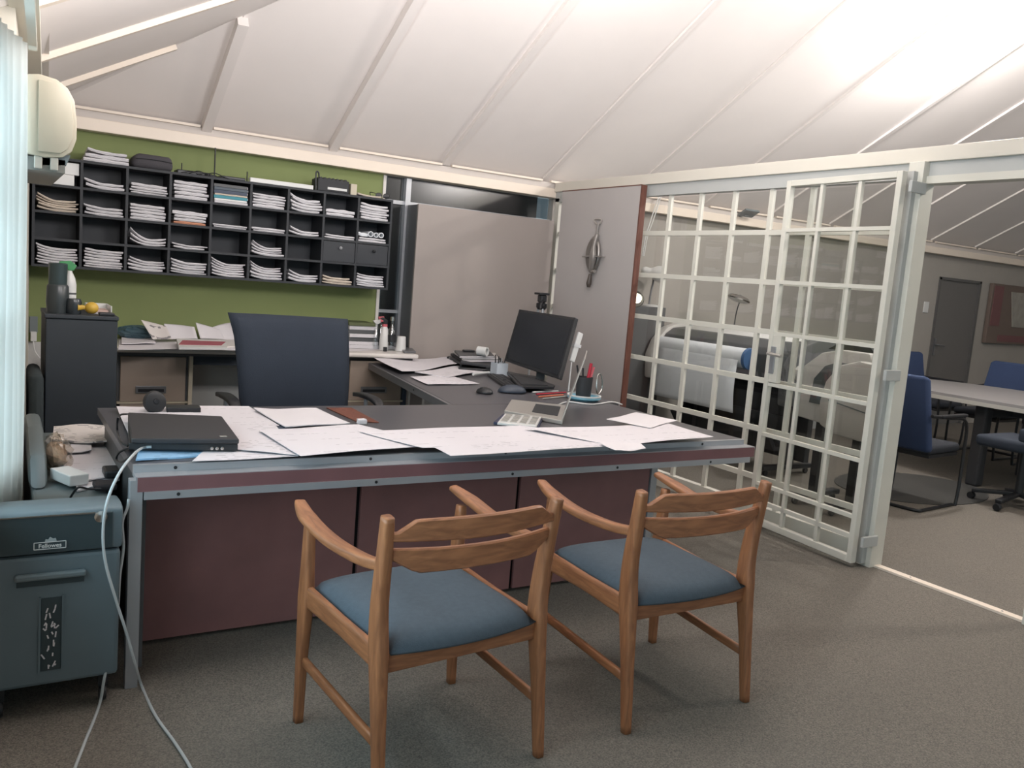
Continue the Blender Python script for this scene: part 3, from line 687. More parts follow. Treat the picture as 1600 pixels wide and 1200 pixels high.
obj('post', box(2.775, 2.79, 5.965, 6.0, 0, .765), whitelam, ct); obj('side_panel', box(2.735, 2.77, 6.0, 6.46, 0, .765), bluegrey, ct)

# ================================================================== SHEETS OF PAPER
ZP = [DZ+.0006]
def sheet(label, px, z=None, wave=.003, m=None, name='paper_sheet', cat='paper', group=None, curl=0, th=.0012, n=12, on=None):
    """a sheet lying flat, corners (back left, back right, front right, front left) measured in the photograph and laid on the surface"""
    if z is None: z = ZP[0]; ZP[0] += th+wave*.35+.0004
    P4 = [at(x, y, 'z', z) for x, y in px]; ph = random.uniform(0, 6)
    b = bmesh.new(); A = []; B = []
    for j in range(n+1):
        v = j/n; ra = []; rb = []
        for i in range(n+1):
            u = i/n; p = P4[0].lerp(P4[1], u).lerp(P4[3].lerp(P4[2], u), v)
            h = wave*(.5+.5*math.sin(ph+u*7+v*3))*(.3+.7*max(abs(2*u-1), abs(2*v-1)))
            h += curl*max(0, 1-u*2.2-v*1.2)**2+curl*.5*max(0, u*1.6+v*1.2-2.0)**2
            ra.append(b.verts.new((p.x, p.y, z+h+th))); rb.append(b.verts.new((p.x, p.y, z+h)))
        A.append(ra); B.append(rb)
    for j in range(n):
        for i in range(n):
            b.faces.new((A[j][i], A[j][i+1], A[j+1][i+1], A[j+1][i])); b.faces.new((B[j][i], B[j+1][i], B[j+1][i+1], B[j][i+1]))
        b.faces.new((A[j][0], A[j+1][0], B[j+1][0], B[j][0])); b.faces.new((A[j][n], B[j][n], B[j+1][n], A[j+1][n]))
        b.faces.new((A[0][j], B[0][j], B[0][j+1], A[0][j+1])); b.faces.new((A[n][j], A[n][j+1], B[n][j+1], B[n][j]))
    bmesh.ops.recalc_face_normals(b, faces=b.faces)
    o = obj(name, b, m or paper, None, True); tag(o, label, cat, group); return o
GP = 'papers on the long desk'
sheet('pale blue sheets lying under the closed black laptop', [(222, 690), (352, 692), (347, 712), (212, 722)], m=bluep, wave=.004, th=.006, group=GP)
sheet('white sheet half under the black laptop at the front desk edge', [(330, 694), (452, 702), (466, 714), (300, 722)], m=paper, wave=.002, group=GP)
sheet('dark blue card peeping out between the white sheets right of the laptop', [(408, 660), (442, 660), (468, 674), (420, 673)], m=bluegrey, wave=0, name='card', cat='card', group=GP)
sheet('large white plan at the back left desk corner behind the laptop', [(182, 637), (389, 635), (436, 667), (200, 678)], m=paperp, wave=.004, curl=.004, group=GP)
sheet('white sheet with faint lines right of the black laptop, under the large drawing', [(346, 663), (428, 662), (470, 712), (372, 703)], m=paper, wave=.002, group=GP)
sheet('white plan sheets right of the laptop, in the middle of the desk back', [(396, 641), (494, 639), (547, 663), (446, 668)], m=paperb, wave=.003, curl=.006, th=.004, group=GP)
sheet('large white drawing with faint print along the desk front, left of centre', [(404, 673), (560, 664), (694, 695), (470, 713)], m=paperp, wave=.003, group=GP)
sheet('long white drawing spread over the middle of the desk front', [(560, 676), (812, 665), (998, 692), (660, 702)], m=paperp, wave=.005, curl=.006, group=GP)
sheet('white drawing overhanging the desk front edge near the middle', [(676, 699), (850, 688), (992, 696), (704, 713)], m=paper, wave=.003, group=GP)
sheet('white drawing at the right end of the desk front', [(820, 671), (1044, 663), (1115, 683), (960, 697)], m=paperp, wave=.004, curl=.003, group=GP)
sheet('small curled white sheet on the front edge near the right desk end', [(935, 694), (1000, 692), (1009, 704), (962, 706)], m=paperb, wave=.006, curl=.01, group=GP)
sheet('blank white sheet lying askew behind the drawings at the right desk end', [(947, 656), (994, 645), (1059, 657), (1016, 669)], m=paperb, wave=.003, group=GP)
sheet('brown wooden strip lying at the back of the desk in front of the office chair', [(510, 638), (549, 638), (592, 661), (556, 659)], z=DZ+.001, m=redbrown, wave=0, th=.004, name='wood_strip', cat='wood strip')
ZP[0] = DZ+.0006
GR = 'papers on the side desk'
sheet('white papers under the black notebooks on the side desk', [(716, 562), (784, 562), (790, 574), (730, 575)], m=paperb, wave=0, th=.005, group=GR)
sheet('white sheet nearest the long desk on the side desk, its corner over the edge', [(641, 589), (700, 586), (749, 600), (668, 601)], m=paper, wave=.003, group=GR)
sheet('white sheets with a wavy edge in the middle of the side desk', [(648, 583), (716, 573), (762, 580), (700, 590)], m=paper, wave=.006, th=.004, group=GR)
sheet('large curling white drawing at the far left corner of the side desk', [(584, 566.5), (698, 559), (722, 571), (628, 583)], m=paperp, wave=.016, curl=.030, group=GR)

# ================================================================== THINGS ON THE DESKS
def quadprism(px, z0, z1, bev=0, grow=0):
    P4 = [at(x, y, 'z', z1) for x, y in px]
    return prism([(p.x, p.y) for p in P4], z0, z1, 'z', bev=bev)
def pxbox(x, y, z, w_, d_, h, bev=.003, rot=0, seg=2):
    p = at(x, y, 'z', z); b = box(p.x-w_/2, p.x+w_/2, p.y-d_/2, p.y+d_/2, z, z+h, bev=bev, seg=seg)
    return rotz(b, (p.x, p.y, z), R_(rot)) if rot else b
zl0 = DZ+.014
lp = thing('laptop', 'closed black laptop on pale blue sheets at the left front desk corner', 'laptop', (.62, 3.5, zl0))
obj('base', quadprism([(200, 650), (349, 656), (372, 694), (201, 692)], zl0, zl0+.026, .004), blackp, lp)
lid = obj('lid', quadprism([(200, 644), (347, 650), (374, 686), (205, 685)], zl0+.027, zl0+.046, .005), mat('laptop_lid', (48, 47, 50), .45), lp)
pc = at(348, 681, 'z', zl0+.0465); obj('badge', box(pc.x-.012, pc.x+.012, pc.y-.02, pc.y+.0, zl0+.0462, zl0+.0475, bev=.0005), silver, lid)
for k in range(3):
    q = at(331+8*k, 702.5, 'z', zl0+.009); obj('audio_jack', lathe([(.006, 0), (.006, .004), (.003, .0045)], (q.x, q.y+.003, zl0+.013), axis=(0, -1, 0), n=12), chrome, lp, True)
wc = thing('desk_fan', 'small round dark device standing behind the closed black laptop', 'device', at(241, 646, 'z', DZ+.006))
p = at(241, 646, 'z', DZ+.006)
obj('disc', lathe([(.018, -.018), (.044, -.016), (.050, 0), (.044, .016), (.030, .020)], (p.x, p.y, p.z+.050), axis=(.2, -1, .25), n=24), blackp, wc, True)
obj('centre', lathe([(.014, 0), (.010, .006)], (p.x+.004, p.y-.018, p.z+.056), axis=(.2, -1, .25), n=12), screenm, wc, True)
b = pxbox(286, 645, DZ+.006, .14, .085, .030, rot=-6); tag(obj('phone_charger', b, blackp), 'flat dark box beside the round device behind the black laptop', 'box')
b = box(0, .012, 0, .012, 0, .002)
p = at(565, 663, 'z', DZ); b = box(p.x-.022, p.x+.022, p.y-.016, p.y+.016, DZ+.0006, DZ+.026, bev=.006)
for v in b.verts: v.co.x += random.uniform(-.003, .003); v.co.z += random.uniform(-.002, .002)*(v.co.z > DZ+.01)
tag(obj('crumpled_paper', b, paperb), 'small crumpled white lump beside the brown wooden strip', 'paper')
# silver laptop, open, seen from the side
sl = thing('laptop', 'open silver laptop seen side-on, behind the calculator', 'laptop', at(835, 645, 'z', DZ))
q = [at(x, y, 'z', DZ+.024) for x, y in ((799, 624), (886, 633), (879, 657), (788, 641))]
obj('base', prism([(p.x, p.y) for p in q], DZ+.001, DZ+.024, 'z', bev=.004), silver, sl)
k4 = [q[0].lerp(q[1], .46).lerp(q[3].lerp(q[2], .46), .18), q[0].lerp(q[1], .90).lerp(q[3].lerp(q[2], .90), .18), q[0].lerp(q[1], .90).lerp(q[3].lerp(q[2], .90), .80), q[0].lerp(q[1], .46).lerp(q[3].lerp(q[2], .46), .80)]
obj('keyboard', prism([(p.x, p.y) for p in k4], DZ+.0235, DZ+.0260, 'z'), blackr, sl)
h0, h1 = q[2], q[1]; hd = (h1-h0); t0 = at(915, 561, 'y', h0.y+.02)
nrm = (t0-h0).cross(hd).normalized(); b = bmesh.new(); obox(b, (h0+hd/2+(t0-h0)/2)+nrm*.004, hd/2, (t0-h0)/2, nrm*.003); bmesh.ops.recalc_face_normals(b, faces=b.faces)
scr = obj('screen', b, silver, sl)
# calculator on a blue folder
sheet('dark blue folder under the calculator on the desk', [(786, 650), (849, 655), (840, 673), (771, 663)], z=DZ+.0007, m=mat('navy_cover', (42, 48, 78), .5), wave=0, th=.012, name='folder', cat='folder')
ca = thing('calculator', 'light grey calculator with rows of keys on the dark blue folder', 'calculator', at(810, 660, 'z', DZ+.0132))
q = [at(x, y, 'z', DZ+.026) for x, y in ((789, 646), (846, 651), (838, 666), (777, 660))]
obj('case', prism([(p.x, p.y) for p in q], DZ+.0135, DZ+.026, 'z', bev=.003), whitep, ca)
for i in range(4):
    for j in range(4):
        u, v = .06+.24*i, .10+.21*j; c4 = [q[0].lerp(q[1], a).lerp(q[3].lerp(q[2], a), c) for a, c in ((u, v), (u+.17, v), (u+.17, v+.14), (u, v+.14))]
        obj('key', prism([(p.x, p.y) for p in c4], DZ+.0262, DZ+.0295, 'z'), silver, ca)
# monitor, facing the office chair
mo = thing('monitor', 'black flat monitor tilted back on the side desk, its screen towards the office chair', 'monitor', (3.2, 4.85, DZ))
c = [at(811, 483, 'x', 3.28), at(899, 496, 'x', 3.28), at(873, 592, 'x', 3.12), at(790, 565, 'x', 3.12)]
c[3] = c[0]+(c[2]-c[1])*.93
ex = (c[1]-c[0]).normalized(); ez = (c[0]-c[3]).normalized(); en = ex.cross(ez).normalized(); 
if en.x > 0: en = -en
def face(q4, t0, t1, bev=0):
    b = bmesh.new(); A = [b.verts.new(p+en*t0) for p in q4]; B = [b.verts.new(p+en*t1) for p in q4]
    b.faces.new(A); b.faces.new(B[::-1])
    for i in range(4): b.faces.new((A[i], B[i], B[(i+1) % 4], A[(i+1) % 4]))
    bmesh.ops.recalc_face_normals(b, faces=b.faces)
    if bev: bmesh.ops.bevel(b, geom=b.edges[:], offset=bev, segments=2, affect='EDGES', profile=.5)
    return b
def inset(q4, f, g=None):
    g = g or f
    return [q4[0].lerp(q4[1], u).lerp(q4[3].lerp(q4[2], u), v) for u, v in ((f, g), (1-f, g), (1-f, 1-g), (f, 1-g))]
obj('bezel', face(c, -.03, 0, .004), blackp, mo)
obj('back_shell', face(inset(c, .12), -.055, -.03, .006), blackr, mo)
obj('screen', face(inset(c, .035, .05), 0.0002, .0015), screenm, mo)
mc = (c[2]+c[3])/2; mm_ = (c[0]+c[1]+c[2]+c[3])/4
obj('stand_neck', beam(mm_-en*.05+Vector((0, 0, -.08)), (mc.x+.09, mc.y, DZ+.02), .06, .02, bev=.004), blackp, mo)
obj('stand_foot', lathe([(.115, 0), (.115, .010), (.06, .022), (.02, .026)], (mc.x+.08, mc.y, DZ+.0006), n=28), blackp, mo, True)
# dark laptop base / dock below the monitor and keyboard
dkk = thing('docking_laptop', 'open black laptop base cluttered under the monitor', 'laptop', at(830, 600, 'z', DZ))
obj('base', quadprism([(792, 581), (842, 588), (866, 604), (812, 603)], DZ+.0265, DZ+.045, .004), blackp, dkk)
obj('keyboard', quadprism([(798, 584), (838, 590), (856, 601), (815, 600)], DZ+.0455, DZ+.049), blackr, dkk)
for (x, y) in ((800, 600), (855, 606)):
    p = at(x, y, 'z', DZ+.01); obj('foot', lathe([(.012, 0), (.012, .026)], (p.x, p.y+.10, DZ+.0006), n=10), blackr, dkk)
kb = thing('keyboard', 'black keyboard left of the monitor on the side desk', 'keyboard', at(780, 600, 'z', DZ))
q = [at(x, y, 'z', DZ+.018) for x, y in ((762, 584), (783, 583), (818, 603), (794, 606))]
obj('case', prism([(p.x, p.y) for p in q], DZ+.0006, DZ+.018, 'z', bev=.003), blackp, kb)
b = bmesh.new()
for i in range(4):
    for j in range(14):
        u, v = .08+.22*i, .03+.068*j; c4 = [q[0].lerp(q[1], a).lerp(q[3].lerp(q[2], a), c_) for a, c_ in ((u, v), (u+.19, v), (u+.19, v+.058), (u, v+.058))]
        prism([(p.x, p.y) for p in c4], DZ+.0182, DZ+.022, 'z', bm=b)
tag(obj('keys', b, blackr, kb), kind='stuff')
def mouse(px, py, rx, ry, rz, rot, m, label):
    p = at(px, py, 'z', DZ); t = thing('computer_mouse', label, 'mouse', (p.x, p.y, DZ))
    b = ell((0, 0, 0), (rx, ry, rz), n=20)
    for v in list(b.verts):
        if v.co.z < 0: v.co.z *= .12
    bmesh.ops.transform(b, matrix=Matrix.Translation((p.x, p.y, DZ+.0006+rz*.12)) @ Matrix.Rotation(R_(rot), 4, 'Z'), verts=b.verts)
    o = obj('shell', b, m, t, 'all'); obj('scroll_wheel', rotz(lathe([(.008, -.004), (.008, .004)], (p.x-rx*.55, p.y, DZ+rz*.9), axis='y', n=12), (p.x, p.y, 0), R_(rot)), blackr, t, True); return t
mouse(757, 615, .050, .058, .036, 10, blackp, 'small round black mouse, the left one on the side desk')
mouse(800, 614, .095, .055, .048, -14, mat('blue_black_plastic', (48, 56, 68), .4), 'large dark blue-grey mouse, the right one, below the keyboard')
# notebooks, roll, stapler, cup
tr0 = [at(x, y, 'z', DZ+.05) for x, y in ((700, 556), (782, 559), (790, 570), (720, 569))]; qz = DZ+.048
tray = thing('letter_tray', 'black letter tray under the notebooks on the side desk', 'tray', (tr0[0].x+.2, tr0[0].y-.1, DZ+.008))
obj('tray_base', prism([(p.x, p.y) for p in tr0], DZ+.0085, DZ+.012, 'z'), blackr, tray); obj('tray_top', prism([(p.x, p.y) for p in tr0], DZ+.044, DZ+.048, 'z'), blackr, tray)
for p in tr0: obj('tray_post', box(p.x-.006, p.x+.006, p.y-.006, p.y+.006, DZ+.012, DZ+.044), blackr, tray)
z = DZ+.049
for k, (q4, th, mm2, lb) in enumerate((([(704, 552), (776, 553), (782, 562), (722, 562)], .018, blackr, 'black notebook at the bottom of the pile on the side desk'),
      ([(708, 549), (774, 551), (779, 559), (722, 559)], .014, whitelam, 'white notebook in the middle of the pile on the side desk'),
      ([(710, 547), (766, 549), (773, 556), (718, 556)], .016, darkgrey, 'dark grey notebook on top of the pile on the side desk'))):
    t = thing('notebook', lb, 'notebook', at(740, 556, 'z', z)); q = [at(x, y, 'z', z+th) for x, y in q4]
    obj('cover', prism([(p.x, p.y) for p in q], z, z+th-.001, 'z', bev=.002), mm2, t)
    cc = sum(q, Vector())/4; q2 = [cc+(p-cc)*.97+Vector((-.006, -.008, 0)) for p in q]
    obj('page_block', prism([(p.x, p.y) for p in q2], z+.003, z+th-.004, 'z'), paperb, t); z += th
p = at(754, 550, 'z', z+.03); b = lathe([(.030, -.04), (.036, -.04), (.036, .04), (.026, .04), (.026, -.038)], (p.x, p.y, z+.036), axis=(.6, -.9, .0), n=20, cap=False)
tag(obj('tape_roll', b, whitep, None, True), 'white roll lying on top of the dark notebooks', 'roll')
p = at(732, 550, 'z', z); tag(obj('pen_case', box(p.x-.05, p.x+.05, p.y-.02, p.y+.02, z+.0004, z+.018, bev=.006), blackp), 'small black case beside the white roll on the notebooks', 'case')
st = thing('stapler', 'long black stapler on the white sheets of the side desk', 'stapler', at(740, 578, 'z', DZ+.016)); p = at(741, 578, 'z', DZ+.016)
obj('base', rotz(box(p.x-.12, p.x+.12, p.y-.024, p.y+.024, p.z, p.z+.012, bev=.004), p, R_(-24)), blackp, st)
b = box(p.x-.11, p.x+.125, p.y-.020, p.y+.020, p.z+.020, p.z+.046, bev=.008); bmesh.ops.rotate(b, cent=(p.x+.12, p.y, p.z+.02), matrix=Matrix.Rotation(R_(5), 3, 'Y'), verts=b.verts)
obj('arm', rotz(b, p, R_(-24)), blackr, st); obj('hinge', rotz(box(p.x+.085, p.x+.118, p.y-.022, p.y+.022, p.z+.010, p.z+.034, bev=.003), p, R_(-24)), blackp, st)
p = at(752, 586, 'z', DZ+.01); tag(obj('marker_pen', tube([(p.x-.10, p.y-.06, DZ+.022), (p.x+.02, p.y+.02, DZ+.022), (p.x+.10, p.y+.06, DZ+.022)], [.010, .010, .009], n=10), whitep, None, True), 'thick white marker pen beside the stapler', 'pen')
cp = thing('pen_cup', 'pale grey square pen cup left of the monitor', 'pen cup', at(779, 588, 'z', DZ)); p = at(779, 588, 'z', DZ)
for dx, dy, sx, sy in ((-.045, 0, .002, .045), (.045, 0, .002, .045), (0, -.045, .045, .002), (0, .045, .045, .002)): obj('cup_side', box(p.x+dx-sx, p.x+dx+sx, p.y+dy-sy, p.y+dy+sy, DZ+.0006, DZ+.10), mat('cup_grey', (176, 182, 190), .5), cp)
for k in range(4):
    dx = -.03+.02*k; tag(obj('pen', tube([(p.x+dx, p.y, DZ+.004), (p.x+dx*1.7, p.y+.01*k-.02, DZ+.16-.012*k)], .0045, smooth=False), [blackp, blackp, alu, blackp][k]), ('black pen, %s in the pale grey square cup' if k != 2 else 'metal pen, %s in the pale grey square cup') % ('leftmost', 'second from left', 'third from left', 'rightmost')[k], 'pen', 'pens in the square cup')
# loose pens in front of the mouse
for k, (a, e, m2, lb) in enumerate((((832, 613), (872, 611), whitep, 'white pen lying under the monitor beside the large mouse'), ((838, 616), (884, 613), red, 'red pen lying under the monitor beside the large mouse'), ((842, 620), (880, 617), mat('orange_plastic', (196, 110, 80), .4), 'pale orange pen among the loose pens under the monitor'), ((848, 623), (889, 619), silver, 'silver pen nearest the silver laptop among the loose pens'))):
    A, B = at(*a, 'z', DZ+.006), at(*e, 'z', DZ+.006); tag(obj('pen', tube([A, B], .005, smooth=False), m2), lb, 'pen', 'loose pens on the side desk')
# pen holder standing in a blue and white dish
p = at(912, 625, 'z', DZ)
ds = thing('blue_dish', 'round blue and white dish holding the black pen pot', 'dish', (p.x, p.y, DZ))
obj('dish_body', lathe([(.085, .0006), (.105, .014), (.105, .026), (.098, .026), (.090, .010), (.0, .010)], (p.x, p.y, DZ), n=32, cap=False), mat('sky_plastic', (120, 176, 196), .35), ds, True)
obj('rim', lathe([(.107, .026), (.107, .034), (.097, .034), (.097, .026)], (p.x, p.y, DZ), n=32, cap=False), whitep, ds, True)
pp = thing('pen_pot', 'black mesh pen pot standing in the blue dish', 'pen pot', (p.x, p.y, DZ+.011))
obj('pot_wall', lathe([(.046, .0115), (.052, .145), (.048, .145), (.042, .015), (0, .015)], (p.x, p.y+.01, DZ), n=24, cap=False), blackr, pp, True)
for k, (dx, dy, h, m2, r, lb) in enumerate(((.02, 0, .23, red, .010, 'thick red marker in the black pen pot'), (.035, .01, .205, pink, .008, 'pink pen beside the red marker in the black pot'), (-.01, .0, .20, blackp, .006, 'black pen in the middle of the black pot'), (-.03, .01, .215, blackp, .006, 'black pen leaning left in the black pot'), (.0, .03, .19, alu, .005, 'metal pen at the back of the black pot'))):
    tag(obj('pen', tube([(p.x+dx*.4, p.y+.01, DZ+.02), (p.x+dx*2, p.y+dy+.01, DZ+h)], r, smooth=False), m2), lb, 'pen')
p2 = at(935, 617, 'z', DZ); tag(obj('metal_loop', tube([(p2.x, p2.y, DZ+.006), (p2.x-.02, p2.y, DZ+.04), (p2.x-.012, p2.y+.01, DZ+.125), (p2.x+.016, p2.y+.01, DZ+.13), (p2.x+.026, p2.y, DZ+.05)], .005, closed=True, n=8), chrome, None, True), 'upright metal wire loop right of the black pen pot', 'wire loop')
# white adapter strip standing on its cable
ad = thing('cable_stand', 'white adapter strip held upright on a thin white cable beside the grey panel', 'adapter', at(888, 612, 'z', DZ))
a0 = at(888, 612, 'z', DZ); a1 = at(893, 565, 'y', a0.y+.02); a2 = at(907, 520, 'y', a0.y+.03)
obj('cable', tube([a0+Vector((0, 0, .004)), a1], .005, smooth=False), whitep, ad)
obj('adapter_bar', beam(a1, a2, .042, .016, bev=.004, upv=(0, 1, 0)), whitep, ad)
am = a1.lerp(a2, .55); obj('strap', beam(am-Vector((.0, 0, .01)), am+Vector((0.004, 0, .012)), .056, .024, upv=(0, 1, 0)), mat('clear_strap', (205, 205, 205), .3), ad)
tag(obj('cable', tube([at(x, y, 'z', DZ+.006) for x, y in ((872, 633), (888, 628), (925, 632), (955, 628), (972, 632))], .0045), whitep, None, True), 'white cable running over the desk from the silver laptop to the glass partition', 'cable')
# black tripod behind the monitor
tp = thing('camera_tripod', 'folded black and silver tripod standing behind the monitor', 'tripod', (3.72, 5.8, 0))
hb_ = at(846, 480, 'y', 5.8)
for k in range(3):
    a = R_(120*k+20); obj('leg', tube([(hb_.x+.025*math.cos(a), 5.8+.025*math.sin(a), hb_.z), (hb_.x+.10*math.cos(a), 5.8+.10*math.sin(a), .01)], .011, smooth=False), alu, tp, True)
obj('collar', lathe([(.03, 0), (.045, .02), (.045, .05), (.02, .06)], (hb_.x, 5.8, hb_.z-.02), n=16), blackp, tp, True)
obj('head', box(hb_.x-.03, hb_.x+.03, 5.77, 5.83, hb_.z+.04, hb_.z+.10, bev=.010), blackp, tp)
obj('plate', box(hb_.x-.055, hb_.x+.045, 5.76, 5.84, hb_.z+.10, hb_.z+.118, bev=.004), blackp, tp)
obj('pan_handle', tube([(hb_.x, 5.78, hb_.z+.06), (hb_.x-.06, 5.72, hb_.z+.03), (hb_.x-.075, 5.70, hb_.z-.01)], .009), blackp, tp, True)

# ================================================================== CUPBOARD AND LEANING PANEL
cu = thing('cupboard', 'tall taupe cupboard against the back window beside the glass partition', 'cupboard', (3.5, 6.3, 0))
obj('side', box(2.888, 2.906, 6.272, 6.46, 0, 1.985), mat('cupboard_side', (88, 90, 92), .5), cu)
obj('front', box(2.886, 4.19, 6.25, 6.272, 0, 1.99), taupe, cu)
obj('top', box(2.906, 4.19, 6.272, 6.46, 1.967, 1.985), taupe, cu)
obj('side', box(4.172, 4.19, 6.272, 6.46, 0, 1.967), taupe, cu)
pn = thing('display_panel', 'tall grey panel with a brown wood edge standing against the glass partition', 'panel', (4.22, 5.62, 0))
obj('board', box(4.192, 4.236, 5.112, 6.16, 0, 2.238), greylam, pn)
obj('wood_edge', box(4.190, 4.240, 5.098, 5.112, 0, 2.242), brown, pn)
obj('wood_edge', box(4.190, 4.240, 5.112, 6.165, 2.238, 2.246), brown, pn)
# old hand tool hanging on the panel
X = 4.19
to = thing('hand_tool', 'old grey metal hand tool with a crossbar and wooden grip hanging on the grey panel', 'tool', (4.17, 5.65, 1.43))
def tp_(px, py, d=0): p = at(px, py, 'x', X-d); return p
c0 = tp_(927, 398, .012)
b = bmesh.new(); N = 28; rg = []
for rr_, dx in ((.0, -.004), (.55, -.010), (.85, -.016), (1.0, -.002)):
    rg.append([b.verts.new((c0.x+dx, c0.y+rr_*.098*math.cos(2*math.pi*k/N), c0.z+rr_*.150*math.sin(2*math.pi*k/N))) for k in range(N)] if rr_ else [b.verts.new((c0.x+dx, c0.y, c0.z))])
for k in range(N): b.faces.new((rg[0][0], rg[1][k], rg[1][(k+1) % N]))
for A, B in zip(rg[1:], rg[2:]):
    for k in range(N): b.faces.new((A[k], B[k], B[(k+1) % N], A[(k+1) % N]))
bmesh.ops.recalc_face_normals(b, faces=b.faces)
o = obj('oval_dish', b, mat('cast_metal', (132, 128, 124), .35, metal=.7), to, True); md_ = o.modifiers.new('s', 'SOLIDIFY'); md_.thickness = .004
sil = mat('dull_metal', (150, 146, 142), .4, metal=.5)
obj('crossbar', beam(tp_(911, 401, .045), tp_(944, 401, .045), .012, .030, bev=.004, upv=(1, 0, 0)), sil, to)
obj('spine', sweep([tp_(933, 366, .03), tp_(928, 385, .05), tp_(926, 402, .055), tp_(923, 425, .03)], [(.018, .014), (.014, .014), (.032, .020), (.014, .012)], ux=(0, 1, 0)), sil, to, 'all')
obj('top_rod', tube([tp_(932, 368, .02), tp_(934, 355, .02), tp_(935, 350, .015)], .010), sil, to, True)
obj('hanger', tube([tp_(935, 351, .012), tp_(930, 348, .01), tp_(929.5, 343, .01), tp_(939, 343, .01), tp_(939, 347, .01)], .006, closed=True), mat('worn_metal', (170, 164, 158), .4, metal=.4), to, True)
obj('crank_knob', lathe([(.014, -.02), (.016, 0), (.014, .02)], tp_(927, 424, .045), axis='y', n=12), chrome, to, True)
obj('grip', tube([tp_(922, 428, .03), tp_(921.5, 434, .03), tp_(920, 443, .03), tp_(919.5, 449, .03)], [.012, .017, .022, .012], n=12), mat('grip_wood', (74, 66, 60), .4), to, True)

# ================================================================== LEFT SIDE
cn = tag(obj('curtain', None, None) if False else None, None) if False else None
b = bmesh.new(); N = 60; zt_, zb_ = 2.07, .58; A = []
for i in range(N+1):
    y = 2.84+(3.26-2.84)*i/N; x = -.015+.113*i/N+.007*math.sin(i*.62)
    A.append([b.verts.new((x+.003*math.sin(j*.5+i*.2), y+.008*math.cos(i*.62), zb_+(zt_-zb_)*j/10)) for j in range(11)])
for P_, Q_ in zip(A, A[1:]):
    for j in range(10): b.faces.new((P_[j], P_[j+1], Q_[j+1], Q_[j]))
cu_ = tag(obj('curtain', b, curtm, None, True), 'pale translucent curtain glowing with daylight, gathered at the left window end', 'curtain')
cu_.modifiers.new('s', 'SOLIDIFY').thickness = .0015
tag(obj('curtain_rail', box(-.03, -.005, .2, 3.35, 2.075, 2.10), steelw), 'pale curtain rail above the left window', 'curtain rail') and None
for v in bpy.data.objects['curtain_rail'].data.vertices: v.co.x += .048*(v.co.y+1.775)-.03
# air conditioner on the left wall
ai = thing('air_conditioner', 'cream wall-mounted air conditioner above the left window end', 'air conditioner', (.16, 3.7, 1.72))
prof = [(.088, 1.735), (.088, 1.985), (.130, 1.993), (.180, 1.985), (.214, 1.962), (.234, 1.925), (.242, 1.86), (.242, 1.80), (.228, 1.757), (.200, 1.735), (.15, 1.728)]
obj('body', prism(prof, 3.28, 4.12, 'y', bev=.004), creamp, ai, True)
inner = [(.128, 1.745), (.128, 1.975), (.180, 1.972), (.205, 1.955), (.222, 1.92), (.230, 1.86), (.230, 1.80), (.216, 1.765), (.195, 1.747)]
obj('side_cap', prism(inner, 3.272, 3.281, 'y', bev=.002), creamp, ai, True)
obj('louvre', prism([(.118, 1.700), (.135, 1.730), (.226, 1.748), (.214, 1.712)], 3.30, 4.10, 'y'), greyp, ai)
obj('outlet', box(.10, .21, 3.30, 4.1, 1.685, 1.728), mat('outlet_grey', (120, 118, 112), .6), ai)
for x in (.118, .165): obj('bracket', box(x, x+.024, 3.285, 3.298, 1.690, 1.732, bev=.003), mat('clip_grey', (176, 172, 162), .4), ai)
obj('wall_plate', box(.066, .09, 3.29, 4.11, 1.72, 1.98), greyp, ai)
# black filing cabinet and what stands on it
zc_ = 1.084
fc = thing('black_cabinet', 'tall black cabinet beside the left wall in front of the shelf', 'cabinet', (.41, 5.2, 0))
obj('body', box(.238, .578, 4.97, 5.42, .02, zc_-.02, bev=.003), darkcab, fc)
obj('top', box(.234, .582, 4.955, 5.43, zc_-.02, zc_, bev=.003), darkcab, fc)
obj('door', box(.242, .574, 4.955, 4.97, .06, zc_-.025), darkcab, fc)
obj('handle', box(.262, .272, 4.940, 4.955, .60, .76), blackp, obj('plinth', box(.25, .57, 4.98, 5.40, 0, .02), blackp, fc)) if False else obj('plinth', box(.25, .57, 4.98, 5.40, 0, .02), blackp, fc)
cn_ = thing('dark_canister', 'tall dark translucent canister on the black cabinet', 'canister', (.30, 5.1, zc_))
obj('lower_jar', lathe([(.050, 0), (.055, .06), (.052, .140), (.046, .150)], (.298, 5.08, zc_), n=24), mat('smoked_plastic', (52, 58, 60), .3), cn_, True)
obj('upper_jar', lathe([(.044, .15), (.045, .258), (.040, .262), (.038, .25), (0, .25)], (.298, 5.08, zc_), n=24, cap=False), mat('smoked_plastic2', (46, 60, 62), .3), cn_, True)
sb = thing('spray_bottle', 'white spray bottle with a green trigger head behind the dark canister', 'bottle', (.385, 5.22, zc_))
obj('bottle_body', lathe([(.032, 0), (.033, .02), (.033, .15), (.026, .185), (.012, .215), (.012, .225)], (.362, 5.20, zc_), n=20), whitep, sb, True)
obj('label', lathe([(.0335, .095), (.0335, .105)], (.362, 5.20, zc_), n=20), darkgrey, sb, True)
obj('spray_head', prism([(.325, .315), (.405, .322), (.435, .300), (.420, .262), (.392, .262), (.388, .292), (.325, .300)], 5.185, 5.215, 'y', bev=.003) if False else prism([(x, zc_+z) for x, z in ((.310, .268), (.365, .276), (.395, .252), (.380, .224), (.352, .224), (.348, .244), (.310, .252))], 5.185, 5.215, 'y', bev=.003), greenp, sb)
jr = tag(obj('dark_jar', lathe([(.036, 0), (.040, .02), (.040, .065), (.034, .080), (0, .084)], (.372, 5.06, zc_), n=20, cap=False), mat('dark_ceramic', (40, 46, 50), .25), None, True), 'dark round jar on the black cabinet beside the canister', 'jar')
